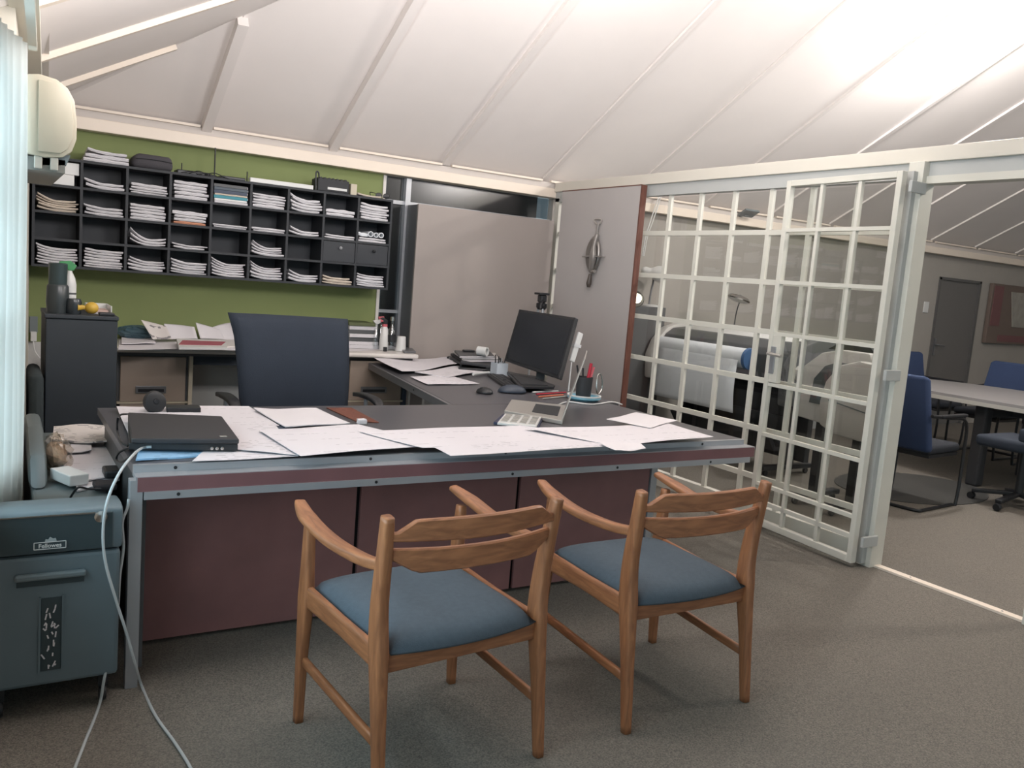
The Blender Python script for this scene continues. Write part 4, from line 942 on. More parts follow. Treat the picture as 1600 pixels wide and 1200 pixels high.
yt = thing('yellow_toy', 'yellow ball with a flared yellow mouthpiece on the black cabinet', 'toy', (.5, 5.05, zc_))
obj('ball', ell((.458, 5.05, zc_+.036), (.034, .034, .032), n=20), yellow, yt, 'all')
obj('funnel', lathe([(.010, 0), (.014, .020), (.030, .040)], (.430, 5.05, zc_+.036), axis=(-1, 0, 0), n=18, cap=False), yellow, yt, True)
if 1:
    pass
tr_ = thing('white_tray', 'small shallow white tray with papers on the black cabinet', 'tray', (.52, 5.22, zc_))
obj('tray_base', box(.45, .565, 5.12, 5.36, zc_+.0005, zc_+.006), whitep, tr_)
for a in (box(.45, .455, 5.12, 5.36, zc_+.006, zc_+.045), box(.56, .565, 5.12, 5.36, zc_+.006, zc_+.045), box(.455, .56, 5.355, 5.36, zc_+.006, zc_+.045)): obj('tray_rim', a, whitep, tr_)
tag(obj('card', box(.47, .55, 5.14, 5.30, zc_+.007, zc_+.020), mat('pink_card', (196, 170, 160), .7)), 'pale pink card pack in the white tray', 'card')
tag(obj('black_case', box(.49, .565, 4.985, 5.06, zc_+.0005, zc_+.016, bev=.004), blackp), 'small black case at the front corner of the black cabinet top', 'case')
b = box(.165, .230, 4.75, 5.2, .0, .80, bev=.03, seg=3)
for v in b.verts: v.co.x += -.02*max(0, v.co.z-.5)
tag(obj('soft_bag', b, mat('dark_cloth', (44, 52, 54), .9, bump=.4, bscale=60), None, True), 'dark soft bag squeezed between the left wall and the black cabinet', 'bag')
# socket and cord on the green wall behind the cabinet
so = thing('wall_socket', 'grey wall socket with a white plug low beside the left wall', 'socket', (.235, 6.47, .95))
p = at(52, 506, 'y', 6.49)
obj('plate', box(p.x-.022, p.x+.026, 6.485, 6.499, p.z-.06, p.z+.05, bev=.003), greyp, so)
obj('plug', box(p.x-.016, p.x+.020, 6.455, 6.485, p.z-.115, p.z-.05, bev=.005), whitep, so)
obj('cord', tube([(p.x, 6.46, p.z-.11), (p.x+.01, 6.45, p.z-.18), (p.x+.05, 6.45, p.z-.24), (p.x+.07, 6.45, p.z-.28)], .004), whitep, so, True)

# low grey printer between the wall and the desk with papers on it
pz = .575
pt = thing('office_printer', 'dark grey printer between the left wall and the desk, loaded with papers', 'printer', (.25, 3.7, 0))
obj('body', box(.13, .372, 3.16, 4.42, .02, pz-.05, bev=.01), greyp, pt)
obj('top_deck', box(.125, .368, 3.14, 4.40, pz-.048, pz, bev=.012), mat('printer_top', (92, 102, 104), .5), pt)
b = prism([(3.35, pz+.002), (4.20, pz+.002), (4.15, .70), (3.95, .745), (3.7, .74), (3.45, .68)], WX(4.2)+.015, .175, 'x', bev=.02)
obj('rounded_cover', b, MATS['printer_top'], pt, True)
for x, y in ((.15, 3.2), (.33, 3.2), (.15, 4.36), (.33, 4.36)): obj('foot', lathe([(.015, 0), (.015, .02)], (x, y, 0), n=10), blackp, pt)
GPn = 'papers on the printer'
zs = pz+.001
sheet('lowest white sheets spread over the printer top', [(112, 690), (187, 684), (187, 752), (120, 770)], z=zs, m=paperb, wave=.003, th=.008, group=GPn)
sheet('white sheets with handwriting on the printer, right of the plastic bag', [(95, 700), (187, 700), (187, 745), (104, 757)], z=zs+.012, m=paperp, wave=.003, th=.004, group=GPn)
sheet('curled white sheet at the left of the printer papers', [(80, 690), (142, 688), (143, 706), (76, 712)], z=zs+.024, m=paperb, wave=.006, curl=.012, th=.005, group=GPn)
sheet('printed brochure with dark headings at the back of the printer', [(84, 668), (187, 667), (187, 694), (82, 692)], z=zs+.036, m=papern, wave=.010, th=.006, group=GPn)
bgm = glassmat('thin_plastic', (.86, .82, .76), .12, .25)
pb = thing('plastic_bag', 'crumpled clear plastic bag with brown contents on the printer', 'bag', (.18, 3.5, pz))
p = at(78, 745, 'z', pz+.0)
b = ell((p.x+.025, p.y+.06, pz+.078), (.055, .13, .070), n=20)
for v in b.verts: n_ = random.uniform(.82, 1.15); v.co = Vector((p.x+.025, p.y+.06, pz+.078))+(v.co-Vector((p.x+.025, p.y+.06, pz+.078)))*n_
obj('film', b, bgm, pb)
b = ell((p.x+.025, p.y+.06, pz+.07), (.036, .09, .050), n=14)
for v in b.verts: v.co += Vector([random.uniform(-.006, .006) for _ in range(3)])
obj('contents', b, mat('brown_paper', (170, 146, 126), .8), pb)
p = at(108, 757, 'z', pz+.002); b = box(p.x-.035, p.x+.035, p.y-.075, p.y+.075, pz+.014, pz+.054, bev=.004); b = rotz(b, (p.x, p.y, 0), R_(22))
tag(obj('white_box', b, whitep), 'small oblong white box on the front of the printer papers', 'box')
p = at(177, 739, 'z', pz+.03); tag(obj('power_adapter', box(p.x-.035, p.x+.02, p.y-.05, p.y+.05, pz+.020, pz+.050, bev=.008), blackp), 'black power adapter on the printer papers beside the desk', 'adapter')
p = at(170, 764, 'z', pz+.01); tag(obj('black_pouch', box(p.x-.05, p.x+.025, p.y-.03, p.y+.05, pz+.010, pz+.034, bev=.008), mat('pouch_cloth', (40, 36, 40), .7), None), 'black pouch at the front right of the printer top', 'pouch')
tag(obj('cable', tube([at(110, 777, 'y', 3.13)+Vector((0, 0, .0)), at(122, 762, 'z', pz+.065), at(138, 764, 'z', pz+.045), at(158, 764, 'z', pz+.04)], .004), blackp, None, True), 'short black cable bending over the front edge of the printer', 'cable')
tag(obj('cable', tube([at(200, 647, 'z', DZ+.03), at(186, 650, 'x', .392), at(183, 672, 'x', .392), at(189, 690, 'x', .392), at(200, 697, 'z', DZ+.02)], .004), blackp, None, True), 'thin black cable looping over the left desk edge behind the laptop', 'cable')
tag(obj('cable', tube([at(203, 699, 'z', DZ+.02), at(186, 707, 'x', .388), at(182, 718, 'x', .385), at(190, 722, 'x', .388), at(206, 712, 'z', DZ+.012)], .004), blackp, None, True), 'black cable looping at the left front desk corner', 'cable')

# paper shredder at the front left
sd = thing('paper_shredder', 'dark grey paper shredder with a bin window beside the left end of the desk', 'shredder', (.19, 2.95, 0))
SF = 2.80; XL, XR = -.005, .350
obj('bin', box(XL, XR, SF, 3.10, .10, .515, bev=.012), shredm, sd)
b = prism([(SF-.002, .520), (3.05, .520), (3.05, .60), (2.95, .650), (SF+.05, .660), (SF+.012, .656), (SF-.006, .646)], XL-.004, XR+.004, 'x', bev=.010)
obj('head', b, shredm, sd, True)
hp_ = obj('front_panel', prism([(SF-.010, .528), (SF-.004, .528), (SF-.004, .640), (SF-.014, .640)], XL+.0, XR-.028, 'x'), shredd, sd)
obj('chrome_line', beam((XL, SF-.016, .6425), (XR-.075, SF-.016, .6425), .004, .004), chrome, sd)
obj('lock_ring', lathe([(.006, 0), (.016, .002), (.018, .010), (.010, .012)], at(157, 806, 'y', SF-.012), axis=(0, -1, 0), n=20), chrome, sd, True)
hl, hr = at(22, 905, 'y', SF), at(134, 888, 'y', SF); hz = (hl.z+hr.z)/2
obj('pull_handle', box(hl.x, hr.x, SF-.022, SF, hz-.012, hz+.008, bev=.006), mat('handle_grey', (98, 110, 114), .4), sd)
obj('handle_recess', box(hl.x+.006, hr.x-.004, SF-.004, SF+.001, hz-.034, hz-.012, bev=.001), shredd, sd)
a_, c_ = at(64, 935, 'y', SF), at(95, 1044, 'y', SF)
obj('window_recess', box(a_.x, c_.x, SF-.003, SF+.002, c_.z, a_.z, bev=.0012), shredd, sd)
for s_ in (a_.x-.006, c_.x): obj('window_frame', box(s_, s_+.006, SF-.006, SF, c_.z-.005, a_.z+.005), shredm, sd)
b = bmesh.new()
for k in range(26):
    x0 = random.uniform(a_.x+.008, c_.x-.016); z0 = random.uniform(c_.z+.004, a_.z-.03); dx, dz = random.uniform(-.010, .014), random.uniform(.004, .020)
    beam((x0, SF-.005, z0), (x0+dx, SF-.0055-.0008*(k % 3), z0+dz), .004, .0012, bm=b, upv=(0, 1, 0))
tag(obj('paper_shreds', b, paperb, sd), kind='stuff')
# name plate: outline, lettering, little crown
lc = at(78, 852, 'y', SF-.0145); ll_, lr_ = at(53, 858, 'y', SF-.0145), at(103, 846, 'y', SF-.0145); hw_, hh_ = (lr_.x-ll_.x)/2, .0105
lcx = (ll_.x+lr_.x)/2; lcz = lc.z
lg = obj('name_plate', box(lcx-hw_, lcx+hw_, SF-.0145, SF-.0125, lcz-hh_, lcz+hh_), shredd, sd)
for a, e in (((-1, -1), (1, -1)), ((1, -1), (1, 1)), ((1, 1), (-1, 1)), ((-1, 1), (-1, -1))):
    obj('plate_outline', beam((lcx+a[0]*hw_, SF-.015, lcz+a[1]*hh_), (lcx+e[0]*hw_, SF-.015, lcz+e[1]*hh_), .0018, .0018, upv=(0, 1, 0)), whitep, lg)
text('Fellowes', .0175, (lcx, SF-.0148, lcz-.001), (1, 0, 0), (0, 0, 1), whitep, 'lettering', lg, .0003, .0003)
cr_ = [(-.016, .010), (-.014, .020), (-.007, .018), (-.002, .026), (.006, .020), (.013, .021), (.016, .010)]
obj('crown_emblem', prism([(lcx+x+.002, lcz+z) for x, z in cr_], SF-.0155, SF-.0130, 'y'), mat('emblem_grey', (150, 158, 160), .4), lg)
for x in (XL+.03, XR-.04):
    for y in (SF+.04, 3.06):
        f = obj('caster_mount', box(x-.014, x+.014, y-.014, y+.014, .055, .10), blackp, sd)
        obj('wheel', lathe([(.024, -.010), (.029, 0), (.024, .010)], (x, y, .029), axis='x', n=16), blackp, f, True)
# network cables down to the carpet
def mix_path(lst): return [at(x, y, ax, v)+Vector((0, 0, .004 if ax == 'z' else 0)) for x, y, ax, v in lst]
c1 = mix_path([(237, 700, 'z', DZ+.024), (222, 702, 'z', DZ+.022), (207, 712, 'y', 2.90), (186, 740, 'y', 2.80), (168, 782, 'y', 2.765), (161, 830, 'y', 2.765), (165, 880, 'y', 2.765), (182, 940, 'y', 2.77), (198, 990, 'y', 2.78), (212, 1040, 'y', 2.80), (222, 1075, 'z', .002), (243, 1120, 'z', .002), (275, 1165, 'z', .002), (300, 1206, 'z', .002), (318, 1250, 'z', .002)])
tag(obj('network_cable', tube(c1, .0046), cablew, None, True), 'grey network cable from the black laptop, crossing to the right on the carpet', 'cable')
c2 = mix_path([(201, 780, 'y', 2.872), (199, 794, 'y', 2.868), (191, 817, 'y', 2.86), (193, 855, 'y', 2.86), (187, 901, 'y', 2.85), (184, 947, 'y', 2.84), (176, 1000, 'y', 2.83), (163, 1060, 'y', 2.80), (155, 1104, 'z', .002), (134, 1158, 'z', .002), (117, 1202, 'z', .002), (100, 1245, 'z', .002)])
tag(obj('network_cable', tube(c2, .0046), cablew, None, True), 'grey network cable beside the desk leg, running to the left on the carpet', 'cable')

# ================================================================== THINGS ON THE BACK COUNTER
CZ = .8226; GC = 'papers on the back counter'
sheet('flat white sheets at the left end of the back counter', [(186, 531), (290, 529), (300, 546), (185, 547)], z=CZ+.0005, m=paperb, wave=.003, th=.004, group=GC)
sheet('white folded sheets on the left of the back counter, in front of the blue plastic', [(190, 522), (238, 523), (243, 537), (190, 538)], z=CZ+.012, m=paper, wave=.004, th=.006, group=GC)
p = at(208, 528, 'z', CZ); b = ell((p.x+.0, 6.36, CZ+.055), (.14, .08, .052), n=18)
for v in b.verts: v.co = Vector((p.x, 6.36, CZ+.055))+(v.co-Vector((p.x, 6.36, CZ+.055)))*random.uniform(.85, 1.05)
tag(obj('crumpled_plastic', b, mat('blue_sheet_plastic', (64, 88, 98), .3), None, False), 'crumpled blue-green plastic at the left end of the back counter', 'plastic bag')
def standing(label, px4, y, m, bow=.03, name='paper_sheet', cat='paper', group=GC, lean=.05):
    """an upright curling sheet leaning at the back of the counter"""
    P4 = [at(x, yy, 'y', y) for x, yy in px4]; b = bmesh.new(); n = 10; G_ = []
    P4[2].z = max(P4[2].z, CZ+.02); P4[3].z = max(P4[3].z, CZ+.02)
    for j in range(n+1):
        v = j/n; r = []
        for i in range(n+1):
            u = i/n; p = P4[0].lerp(P4[1], u).lerp(P4[3].lerp(P4[2], u), v); r.append(b.verts.new((p.x, p.y+bow*math.sin(u*math.pi)*(1-v*.5)+lean*(1-v)-.02*v, p.z)))
        G_.append(r)
    for j in range(n):
        for i in range(n): b.faces.new((G_[j][i], G_[j][i+1], G_[j+1][i+1], G_[j+1][i]))
    o = obj(name, b, m, None, True); o.modifiers.new('s', 'SOLIDIFY').thickness = .002; return tag(o, label, cat, group)
standing('white printed sheet with dark pictures curling up on the back counter', [(222, 501), (262, 511), (268, 530), (238, 530)], 6.20, papern, .03)
standing('white sheet folded upright left of the red-striped booklet', [(258, 507), (306, 512), (308, 529), (262, 530)], 6.26, paperb, .05)
standing('pointed white sheet standing behind the red-striped booklet', [(308, 505), (346, 516), (350, 530), (312, 529)], 6.30, paperb, .03)
standing('rounded white sheet standing at the left edge of the office chair', [(335, 512), (372, 504), (378, 532), (338, 530)], 6.33, paperb, .05)
z = CZ+.012
for k, (q4, mm2, th, lb) in enumerate((([(300, 530), (385, 530), (392, 546), (296, 544)], paperb, .010, 'white booklet lowest under the red-striped booklet'), ([(288, 530), (372, 531), (370, 541), (284, 540)], whitelam, .010, 'white booklet just under the red-striped booklet'))):
    tag(obj('booklet', quadprism(q4, z, z+th-.001), mm2), lb, 'booklet', 'booklets on the back counter'); z += th
rb = thing('booklet', 'white booklet with a dull red stripe on the back counter', 'booklet', at(320, 536, 'z', z), 'booklets on the back counter')
q = [at(x, y, 'z', z+.045) for x, y in ((276, 522), (352, 525), (356, 536), (280, 535))]
obj('cover', prism([(p.x, p.y) for p in q], z, z+.016, 'z'), whitep, rb)
yq = min(p.y for p in q)-.001; l_, r_ = at(281, 529, 'y', yq), at(350, 532, 'y', yq)
q2 = [Vector((p.x, p.y, 0)) for p in q]; cc = sum(q2, Vector())/4; q3 = [cc+Vector(((p.x-cc.x)*.88, (p.y-cc.y)*.5, 0)) for p in q2]
obj('red_stripe', prism([(p.x, p.y) for p in q3], z+.0162, z+.018, 'z'), mat('dull_red', (160, 84, 96), .6), rb)
sheet('white sheet lying at the right end of the back counter', [(545, 538), (600, 536), (626, 546), (546, 549)], z=CZ+.0005, m=paperb, wave=.002, group=GC)
# pile of dark and white books right of the office chair
z = CZ+.004
for k in range(7):
    th = [.028, .026, .032, .028, .030, .032, .026][k]; m2 = [layers, layers, darkgrey, layers, darkgrey, layers, mat('olive_cover', (84, 92, 60), .6)][k]
    lb = ['white file at the bottom of the pile right of the office chair', 'white file second from the bottom of the pile by the bottles', 'dark grey binder third from the bottom of the pile by the bottles', 'white file in the middle of the pile by the bottles', 'dark grey binder in the upper half of the pile by the bottles', 'white file second from the top of the pile by the bottles', 'olive green folder on top of the pile by the bottles'][k]
    x0 = at(541, 530, 'y', 6.30).x+.01*(k % 2); x1 = at(584-.8*k, 530, 'y', 6.3).x+random.uniform(-.01, .01)
    t = thing('file', lb, 'file', ((x0+x1)/2, 6.3, z), 'pile of files on the back counter')
    obj('cover', box(x0-.02, x1, 6.20+.008*(k % 3), 6.44, z, z+th-.001, bev=.002), m2, t); obj('page_block', box(x0+.12, x1+.001, 6.203+.008*(k % 3), 6.43, z+.003, z+th-.004), paperb, t); z += th
def bottle(px, y, prof, m, label, extra=None):
    p = at(px, 530, 'y', y); t = thing('bottle', label, 'bottle', (p.x, y, CZ)); obj('bottle_body', lathe(prof, (p.x, y, CZ), n=20), m, t, True); return t, p.x
t, x = bottle(587, 6.22, [(.034, .0006), (.034, .13), (.014, .17), (.012, .20)], clearp, 'clear plastic spray bottle nearest the pile of files')
obj('spray_head', prism([(x-.035, CZ+.225), (x+.03, CZ+.235), (x+.03, CZ+.21), (x+.012, CZ+.20), (x-.012, CZ+.20)], 6.21, 6.23, 'y', bev=.003), whitep, t)
t, x = bottle(594, 6.34, [(.030, .0006), (.030, .14), (.012, .18), (.012, .21)], clearp, 'clear bottle with a pink spray head behind the others')
obj('spray_head', prism([(x-.03, CZ+.25), (x+.02, CZ+.255), (x+.025, CZ+.215), (x-.010, CZ+.205)], 6.33, 6.35, 'y', bev=.003), pink, t)
t, x = bottle(600, 6.16, [(.035, .0006), (.036, .08), (.026, .17), (.018, .185)], whitep, 'white tapered bottle with a red and black spray trigger')
obj('collar', lathe([(.020, .185), (.020, .205)], (x, 6.16, CZ), n=16), pink, t, True)
obj('trigger', prism([(x-.045, CZ+.245), (x-.02, CZ+.258), (x+.02, CZ+.235), (x+.018, CZ+.206), (x-.008, CZ+.206), (x-.012, CZ+.232)], 6.15, 6.17, 'y', bev=.003), blackp, t)
t, x = bottle(611.5, 6.14, [(.034, .0006), (.034, .15), (.015, .19), (.013, .235)], clearp, 'clear glass bottle with a black label and silver cap')
obj('label', lathe([(.0345, .068), (.0345, .125)], (x, 6.14, CZ), n=20, cap=False), blackp, t, True); obj('cap', lathe([(.017, .235), (.017, .265), (.010, .27)], (x, 6.14, CZ), n=16), chrome, t, True)
x = at(627, 530, 'y', 6.12).x; t = thing('paper_cup', 'white paper cup upside down at the right end of the back counter', 'cup', (x, 6.12, CZ))
obj('cup_wall', lathe([(.043, .0006), (.041, .008), (.034, .115), (.030, .118), (0, .118)], (x, 6.12, CZ), n=24, cap=False), whitep, t, True); obj('rim', lathe([(.044, .0006), (.046, .004), (.044, .008)], (x, 6.12, CZ), n=24), whitep, t, True)
tag(obj('grey_tray', quadprism([(620, 540), (642, 541), (650, 549), (632, 549)], CZ+.0005, CZ+.016, .003), alug), 'flat dark grey tray on the right corner of the back counter', 'tray')
tag(obj('label_tag', box(at(600, 547, 'y', 6.08).x-.014, at(600, 547, 'y', 6.08).x+.014, 6.05, 6.07, CZ+.0006, CZ+.036, bev=.004), blackp), 'small black and white box standing before the bottles', 'box')

# ================================================================== NEXT ROOM
# large-format printer with a paper roll
pl = thing('wide_printer', 'wide grey plotter with a white paper roll behind the glass lattice', 'plotter', (5.7, 5.6, 0))
PY0, PY1 = 4.62, 6.17
prof = [(5.50, 1.0), (5.53, 1.06), (5.62, 1.12), (5.80, 1.14), (6.02, 1.10), (6.05, .78), (5.58, .78)]
obj('body', prism(prof, PY0, PY1, 'y', bev=.01), mat('plotter_dark', (84, 86, 88), .4), pl, True)
obj('top_cover', prism([(5.66, 1.125), (5.84, 1.15), (6.03, 1.11), (6.0, 1.16), (5.84, 1.19)], PY0+.1, PY1-.15, 'y', bev=.006), whitep, pl, True)
cap = [(5.40, .62), (5.38, .85), (5.44, 1.0), (5.56, 1.12), (5.75, 1.18), (6.0, 1.16), (6.06, .9), (6.0, .64)]
for y, m_ in ((PY1, mat('plotter_white', (190, 188, 184), .4)), (PY0-.10, MATS['plotter_dark'])): obj('end_housing', prism(cap, y, y+.10, 'y', bev=.02), m_, pl, True)
obj('paper_roll', lathe([(.086, 0), (.086, 1.12)], (5.50, 5.06, .945), axis='y', n=28), rollp, pl, True)
obj('roll_cap', lathe([(.030, -.03), (.092, -.03), (.095, 0), (.04, .002)], (5.50, 5.06, .945), axis='y', n=28), blueroll, pl, True)
b = bmesh.new(); A = []
for i in range(13):
    v = i/12; z = .945-v*.47; x = 5.418-.02*math.sin(v*3)+(.10*max(0, v-.8)*2)*0-.03*v
    A.append([b.verts.new((x+.02*(1-j/10)*v, 5.10+1.02*j/10+(-.02*v if j == 0 else 0), z)) for j in range(11)])
for P_, Q_ in zip(A, A[1:]):
    for j in range(10): b.faces.new((P_[j], P_[j+1], Q_[j+1], Q_[j]))
ph = obj('hanging_paper', b, rollp, pl, True); ph.modifiers.new('s', 'SOLIDIFY').thickness = .001
for y in (PY0+.12, PY1-.15):
    f = obj('stand_leg', box(5.72, 5.80, y-.03, y+.03, .09, .78), blackp, pl); obj('stand_foot', box(5.45, 6.05, y-.035, y+.035, .05, .09, bev=.01), blackp, f)
    for x in (5.50, 6.0): obj('caster', lathe([(.022, -.012), (.026, 0), (.022, .012)], (x, y, .026), axis='y', n=12), blackp, f, True)
obj('catch_basket', prism([(5.52, .34), (5.62, .20), (5.86, .20), (5.94, .40), (5.90, .41), (5.83, .23), (5.64, .23), (5.56, .35)], PY0+.16, PY1-.19, 'y'), blackr, pl)
obj('rear_cover', box(5.84, 5.90, PY0+.02, PY1, .12, .80), rubber, pl)
obj('cross_bar', box(5.74, 5.78, PY0+.12, PY1-.15, .42, .48), blackp, pl)
# second plotter, white rounded housings
p2_ = thing('white_plotter', 'white plotter with rounded housings behind the open glazed door', 'plotter', (5.3, 3.8, 0))
def arc(y0, y1, z0, z1, n=10, left=True):
    pts = [(y0, z0)]
    for k in range(n+1):
        a = math.pi/2*k/n; pts.append((y1-(y1-y0)*math.sin(math.pi/2-a) if False else y0+(y1-y0)*(1-math.cos(a)), z0+(z1-z0)*(.35+.65*math.sin(a))))
    pts.append((y1, z0)); return pts
ws = MATS['plotter_white']
a1 = [(4.20, .62), (4.22, .85), (4.16, 1.0), (4.02, 1.11), (3.85, 1.15), (3.62, 1.15), (3.60, 1.10), (3.60, .66), (3.9, .60)]
obj('rear_housing', prism(a1, 5.10, 5.42, 'x', bev=.02), ws, p2_, True)
obj('lid_window', prism([(4.06, .74), (4.04, .92), (3.96, 1.02), (3.86, 1.06), (3.62, 1.06), (3.62, .74)], 5.085, 5.105, 'x', bev=.004), mat('tinted_lid', (82, 90, 92), .25), p2_, True)
a2 = [(3.84, .62), (3.86, .78), (3.83, .93), (3.74, 1.05), (3.58, 1.10), (3.46, 1.09), (3.37, 1.00), (3.31, .84), (3.30, .70), (3.36, .61), (3.5, .565), (3.72, .575)]
obj('front_housing', prism(a2, 4.94, 5.03, 'x', bev=.02), ws, p2_, True)
obj('housing_seam', prism([(3.78, .80), (3.33, .74), (3.33, .748), (3.78, .808)], 4.935, 4.942, 'x'), greyp, p2_)
obj('latch', box(4.933, 4.942, 3.74, 3.77, .78, .86), blackp, p2_); obj('latch', box(4.933, 4.942, 3.37, 3.45, .665, .69), blackp, p2_)
obj('dark_lid', prism([(3.62, 1.15), (3.66, 1.19), (3.9, 1.20), (4.0, 1.14)], 5.15, 5.38, 'x'), blackr, p2_)
obj('roll_knob', lathe([(.05, 0), (.06, .02), (.06, .10), (.04, .12)], (5.26, 4.22, .92), axis='y', n=18), ws, p2_, True)
for y in (3.68, 4.0):
    f = obj('stand_leg', box(5.16, 5.24, y-.03, y+.03, .09, .62), blackp, p2_); obj('stand_foot', box(4.95, 5.45, y-.035, y+.035, .05, .09, bev=.01), blackp, f)
    for x in (4.99, 5.41): obj('caster', lathe([(.022, -.012), (.026, 0), (.022, .012)], (x, y, .026), axis='y', n=12), blackp, f, True)
obj('cross_bar', box(5.18, 5.22, 3.68, 4.0, .40, .46), blackp, p2_)
# dark cabinet in the corner with the white desk lamp
fb = thing('dark_drawer_box', 'dark grey cabinet in the far corner under the white desk lamp', 'cabinet', (5.35, 6.38, 0))
qa = at(1041, 481, 'y', 6.3); ZB = qa.z
obj('body', box(4.62, qa.x, 6.30, 6.48, .02, ZB, bev=.006), mat('cabinet_grey', (86, 87, 88), .5), fb); obj('front', box(4.65, qa.x-.03, 6.288, 6.30, .06, ZB-.04), MATS['cabinet_grey'], fb)
obj('plinth', box(4.64, qa.x-.02, 6.31, 6.47, 0, .02), blackp, fb)
lm = thing('desk_lamp', 'white gooseneck desk lamp standing on the dark grey cabinet', 'lamp', (5.2, 6.38, ZB))
bc = at(1014, 474, 'y', 6.39)
obj('base', lathe([(.10, .0006), (.10, .014), (.05, .022)], (bc.x+.02, 6.39, ZB), n=24), whitep, lm, True)
hd_ = at(1012, 424, 'y', 6.37)
obj('neck', tube([(bc.x, 6.39, ZB+.02), (bc.x+.01, 6.39, ZB+.14), (bc.x+.015, 6.38, hd_.z-.06), (hd_.x, 6.37, hd_.z-.015)], .010), alug, lm, True)
obj('shade', lathe([(.030, -.05), (.040, -.03), (.036, .01), (.044, .03), (.072, .075), (.086, .13), (.082, .13), (.066, .075), (.03, .02)], (hd_.x-.01, 6.35, hd_.z), axis=(.75, -.6, -.15), n=24, cap=False), whitep, lm, True)
obj('shade_end', ell((hd_.x-.035, 6.37, hd_.z+.006), (.036, .036, .034)), whitep, lm, 'all')
# second small lamp with a glowing bowl, just showing past the panel
l2 = thing('wall_lamp', 'small lamp with a glowing white bowl just beside the grey panel edge', 'lamp', at(997, 462, 'y', 6.1))
p = at(997, 462, 'y', 6.1)
obj('bowl', lathe([(.02, 0), (.06, .02), (.085, .07), (.08, .072), (.055, .025)], (p.x-.02, 6.10, p.z), axis=(-.7, -.6, -.5), n=24, cap=False), blackp, l2, True)
obj('bulb', ell((p.x-.045, 6.06, p.z-.025), (.045, .045, .045)), mat('warm_bulb', (255, 244, 220), .5, emit=3), l2, 'all')
obj('arm', tube([(p.x-.01, 6.11, p.z+.01), (p.x+.0, 6.2, p.z-.05), (p.x-.02, 6.30, ZB+.06), (p.x-.02, 6.34, ZB+.001)], .007), blackp, l2, True)
# round magnifier lamp above the plotter
l3 = thing('magnifier_lamp', 'round chrome-rimmed lamp head on an arm above the plotter', 'lamp', at(1155, 466, 'x', 5.9))
p = at(1154, 467, 'x', 6.1)
obj('dish', lathe([(.03, .035), (.09, .025), (.115, .0), (.108, -.012)], p, axis=(.25, -.1, 1), n=28), chrome, l3, True)
obj('diffuser', lathe([(.0, -.030), (.07, -.026), (.106, -.010)], p, axis=(.25, -.1, 1), n=28, cap=False), mat('lamp_diffuser', (205, 203, 198), .5), l3, True)
obj('arm', tube([(p.x, p.y, p.z+.03), (p.x+.14, p.y+.1, p.z+.02), (p.x+.3, p.y+.3, p.z-.18), (p.x+.33, p.y+.33, .78), (p.x+.33, p.y+.33, .02)], .006), alug, l3, True)
obj('base', lathe([(.13, .0), (.13, .02), (.03, .035)], (p.x+.33, p.y+.33, 0), n=24), alug, l3, True)
# thin cables hanging from the beam and the small ceiling device
tag(obj('hanging_cable', tube([at(1030, 306, 'y', 6.35), at(1018, 340, 'y', 6.35), at(1008, 372, 'y', 6.36), at(1004, 400, 'y', 6.38)], .006), whitep, None, True), 'pair cable, the left one hanging from the eave behind the glass', 'cable', 'cables hanging from the eave')
tag(obj('hanging_cable', tube([at(1033, 306, 'y', 6.35), at(1022, 340, 'y', 6.35), at(1012, 368, 'y', 6.36), at(1006, 400, 'y', 6.38)], .006), whitep, None, True), 'pair cable, the right one hanging from the eave behind the glass', 'cable', 'cables hanging from the eave')
p = at(1170, 333, 'y', 6.3); t = thing('wall_device', 'small tilted grey device fixed at the eave behind the glass lattice', 'device', p)
b = box(p.x-.10, p.x+.10, 6.24, 6.36, p.z-.012, p.z+.012, bev=.006); bmesh.ops.rotate(b, cent=p, matrix=Matrix.Rotation(R_(-28), 3, 'X'), verts=b.verts)
obj('body', b, greyp, t); obj('bracket', box(p.x-.03, p.x+.03, 6.32, 6.41, p.z-.03, p.z+.0), greyp, t)
# light switch on the far wall
p = at(1447, 480, 'y', 6.49); tag(obj('light_switch', box(p.x-.05, p.x+.05, 6.485, 6.499, p.z-.07, p.z+.07, bev=.004), whitep), 'cream light switch on the far wall left of the grey door', 'switch')
# meeting table
tb = thing('meeting_table', 'grey oval meeting table with a pale edge seen through the doorway', 'table', (7.9, 3.5, 0))
def tabletop(z0, z1, ex=0):
    pts = []
    for k in range(48):
        t_ = 2*math.pi*k/48; pts.append((7.93+math.copysign(abs(math.cos(t_))**.55, math.cos(t_))*(.80+ex), 3.45+math.copysign(abs(math.sin(t_))**.55, math.sin(t_))*(1.85+ex)))
    return prism(pts, z0, z1, 'z')
obj('top', tabletop(.745, .770), tablem, tb); obj('edge_band', tabletop(.712, .7445, .006), mat('pale_edge', (176, 174, 168), .4), tb)
for x, y in ((7.30, 4.0), (8.3, 4.1), (7.30, 2.3), (8.3, 2.3)): obj('leg', box(x-.055, x+.055, y-.055, y+.055, 0, .712, bev=.02), blackr, tb)
obj('beam', box(7.75, 7.85, 2.3, 4.1, .60, .66), blackr, tb); obj('beam', box(7.35, 8.25, 4.0, 4.1, .60, .66), blackr, tb)
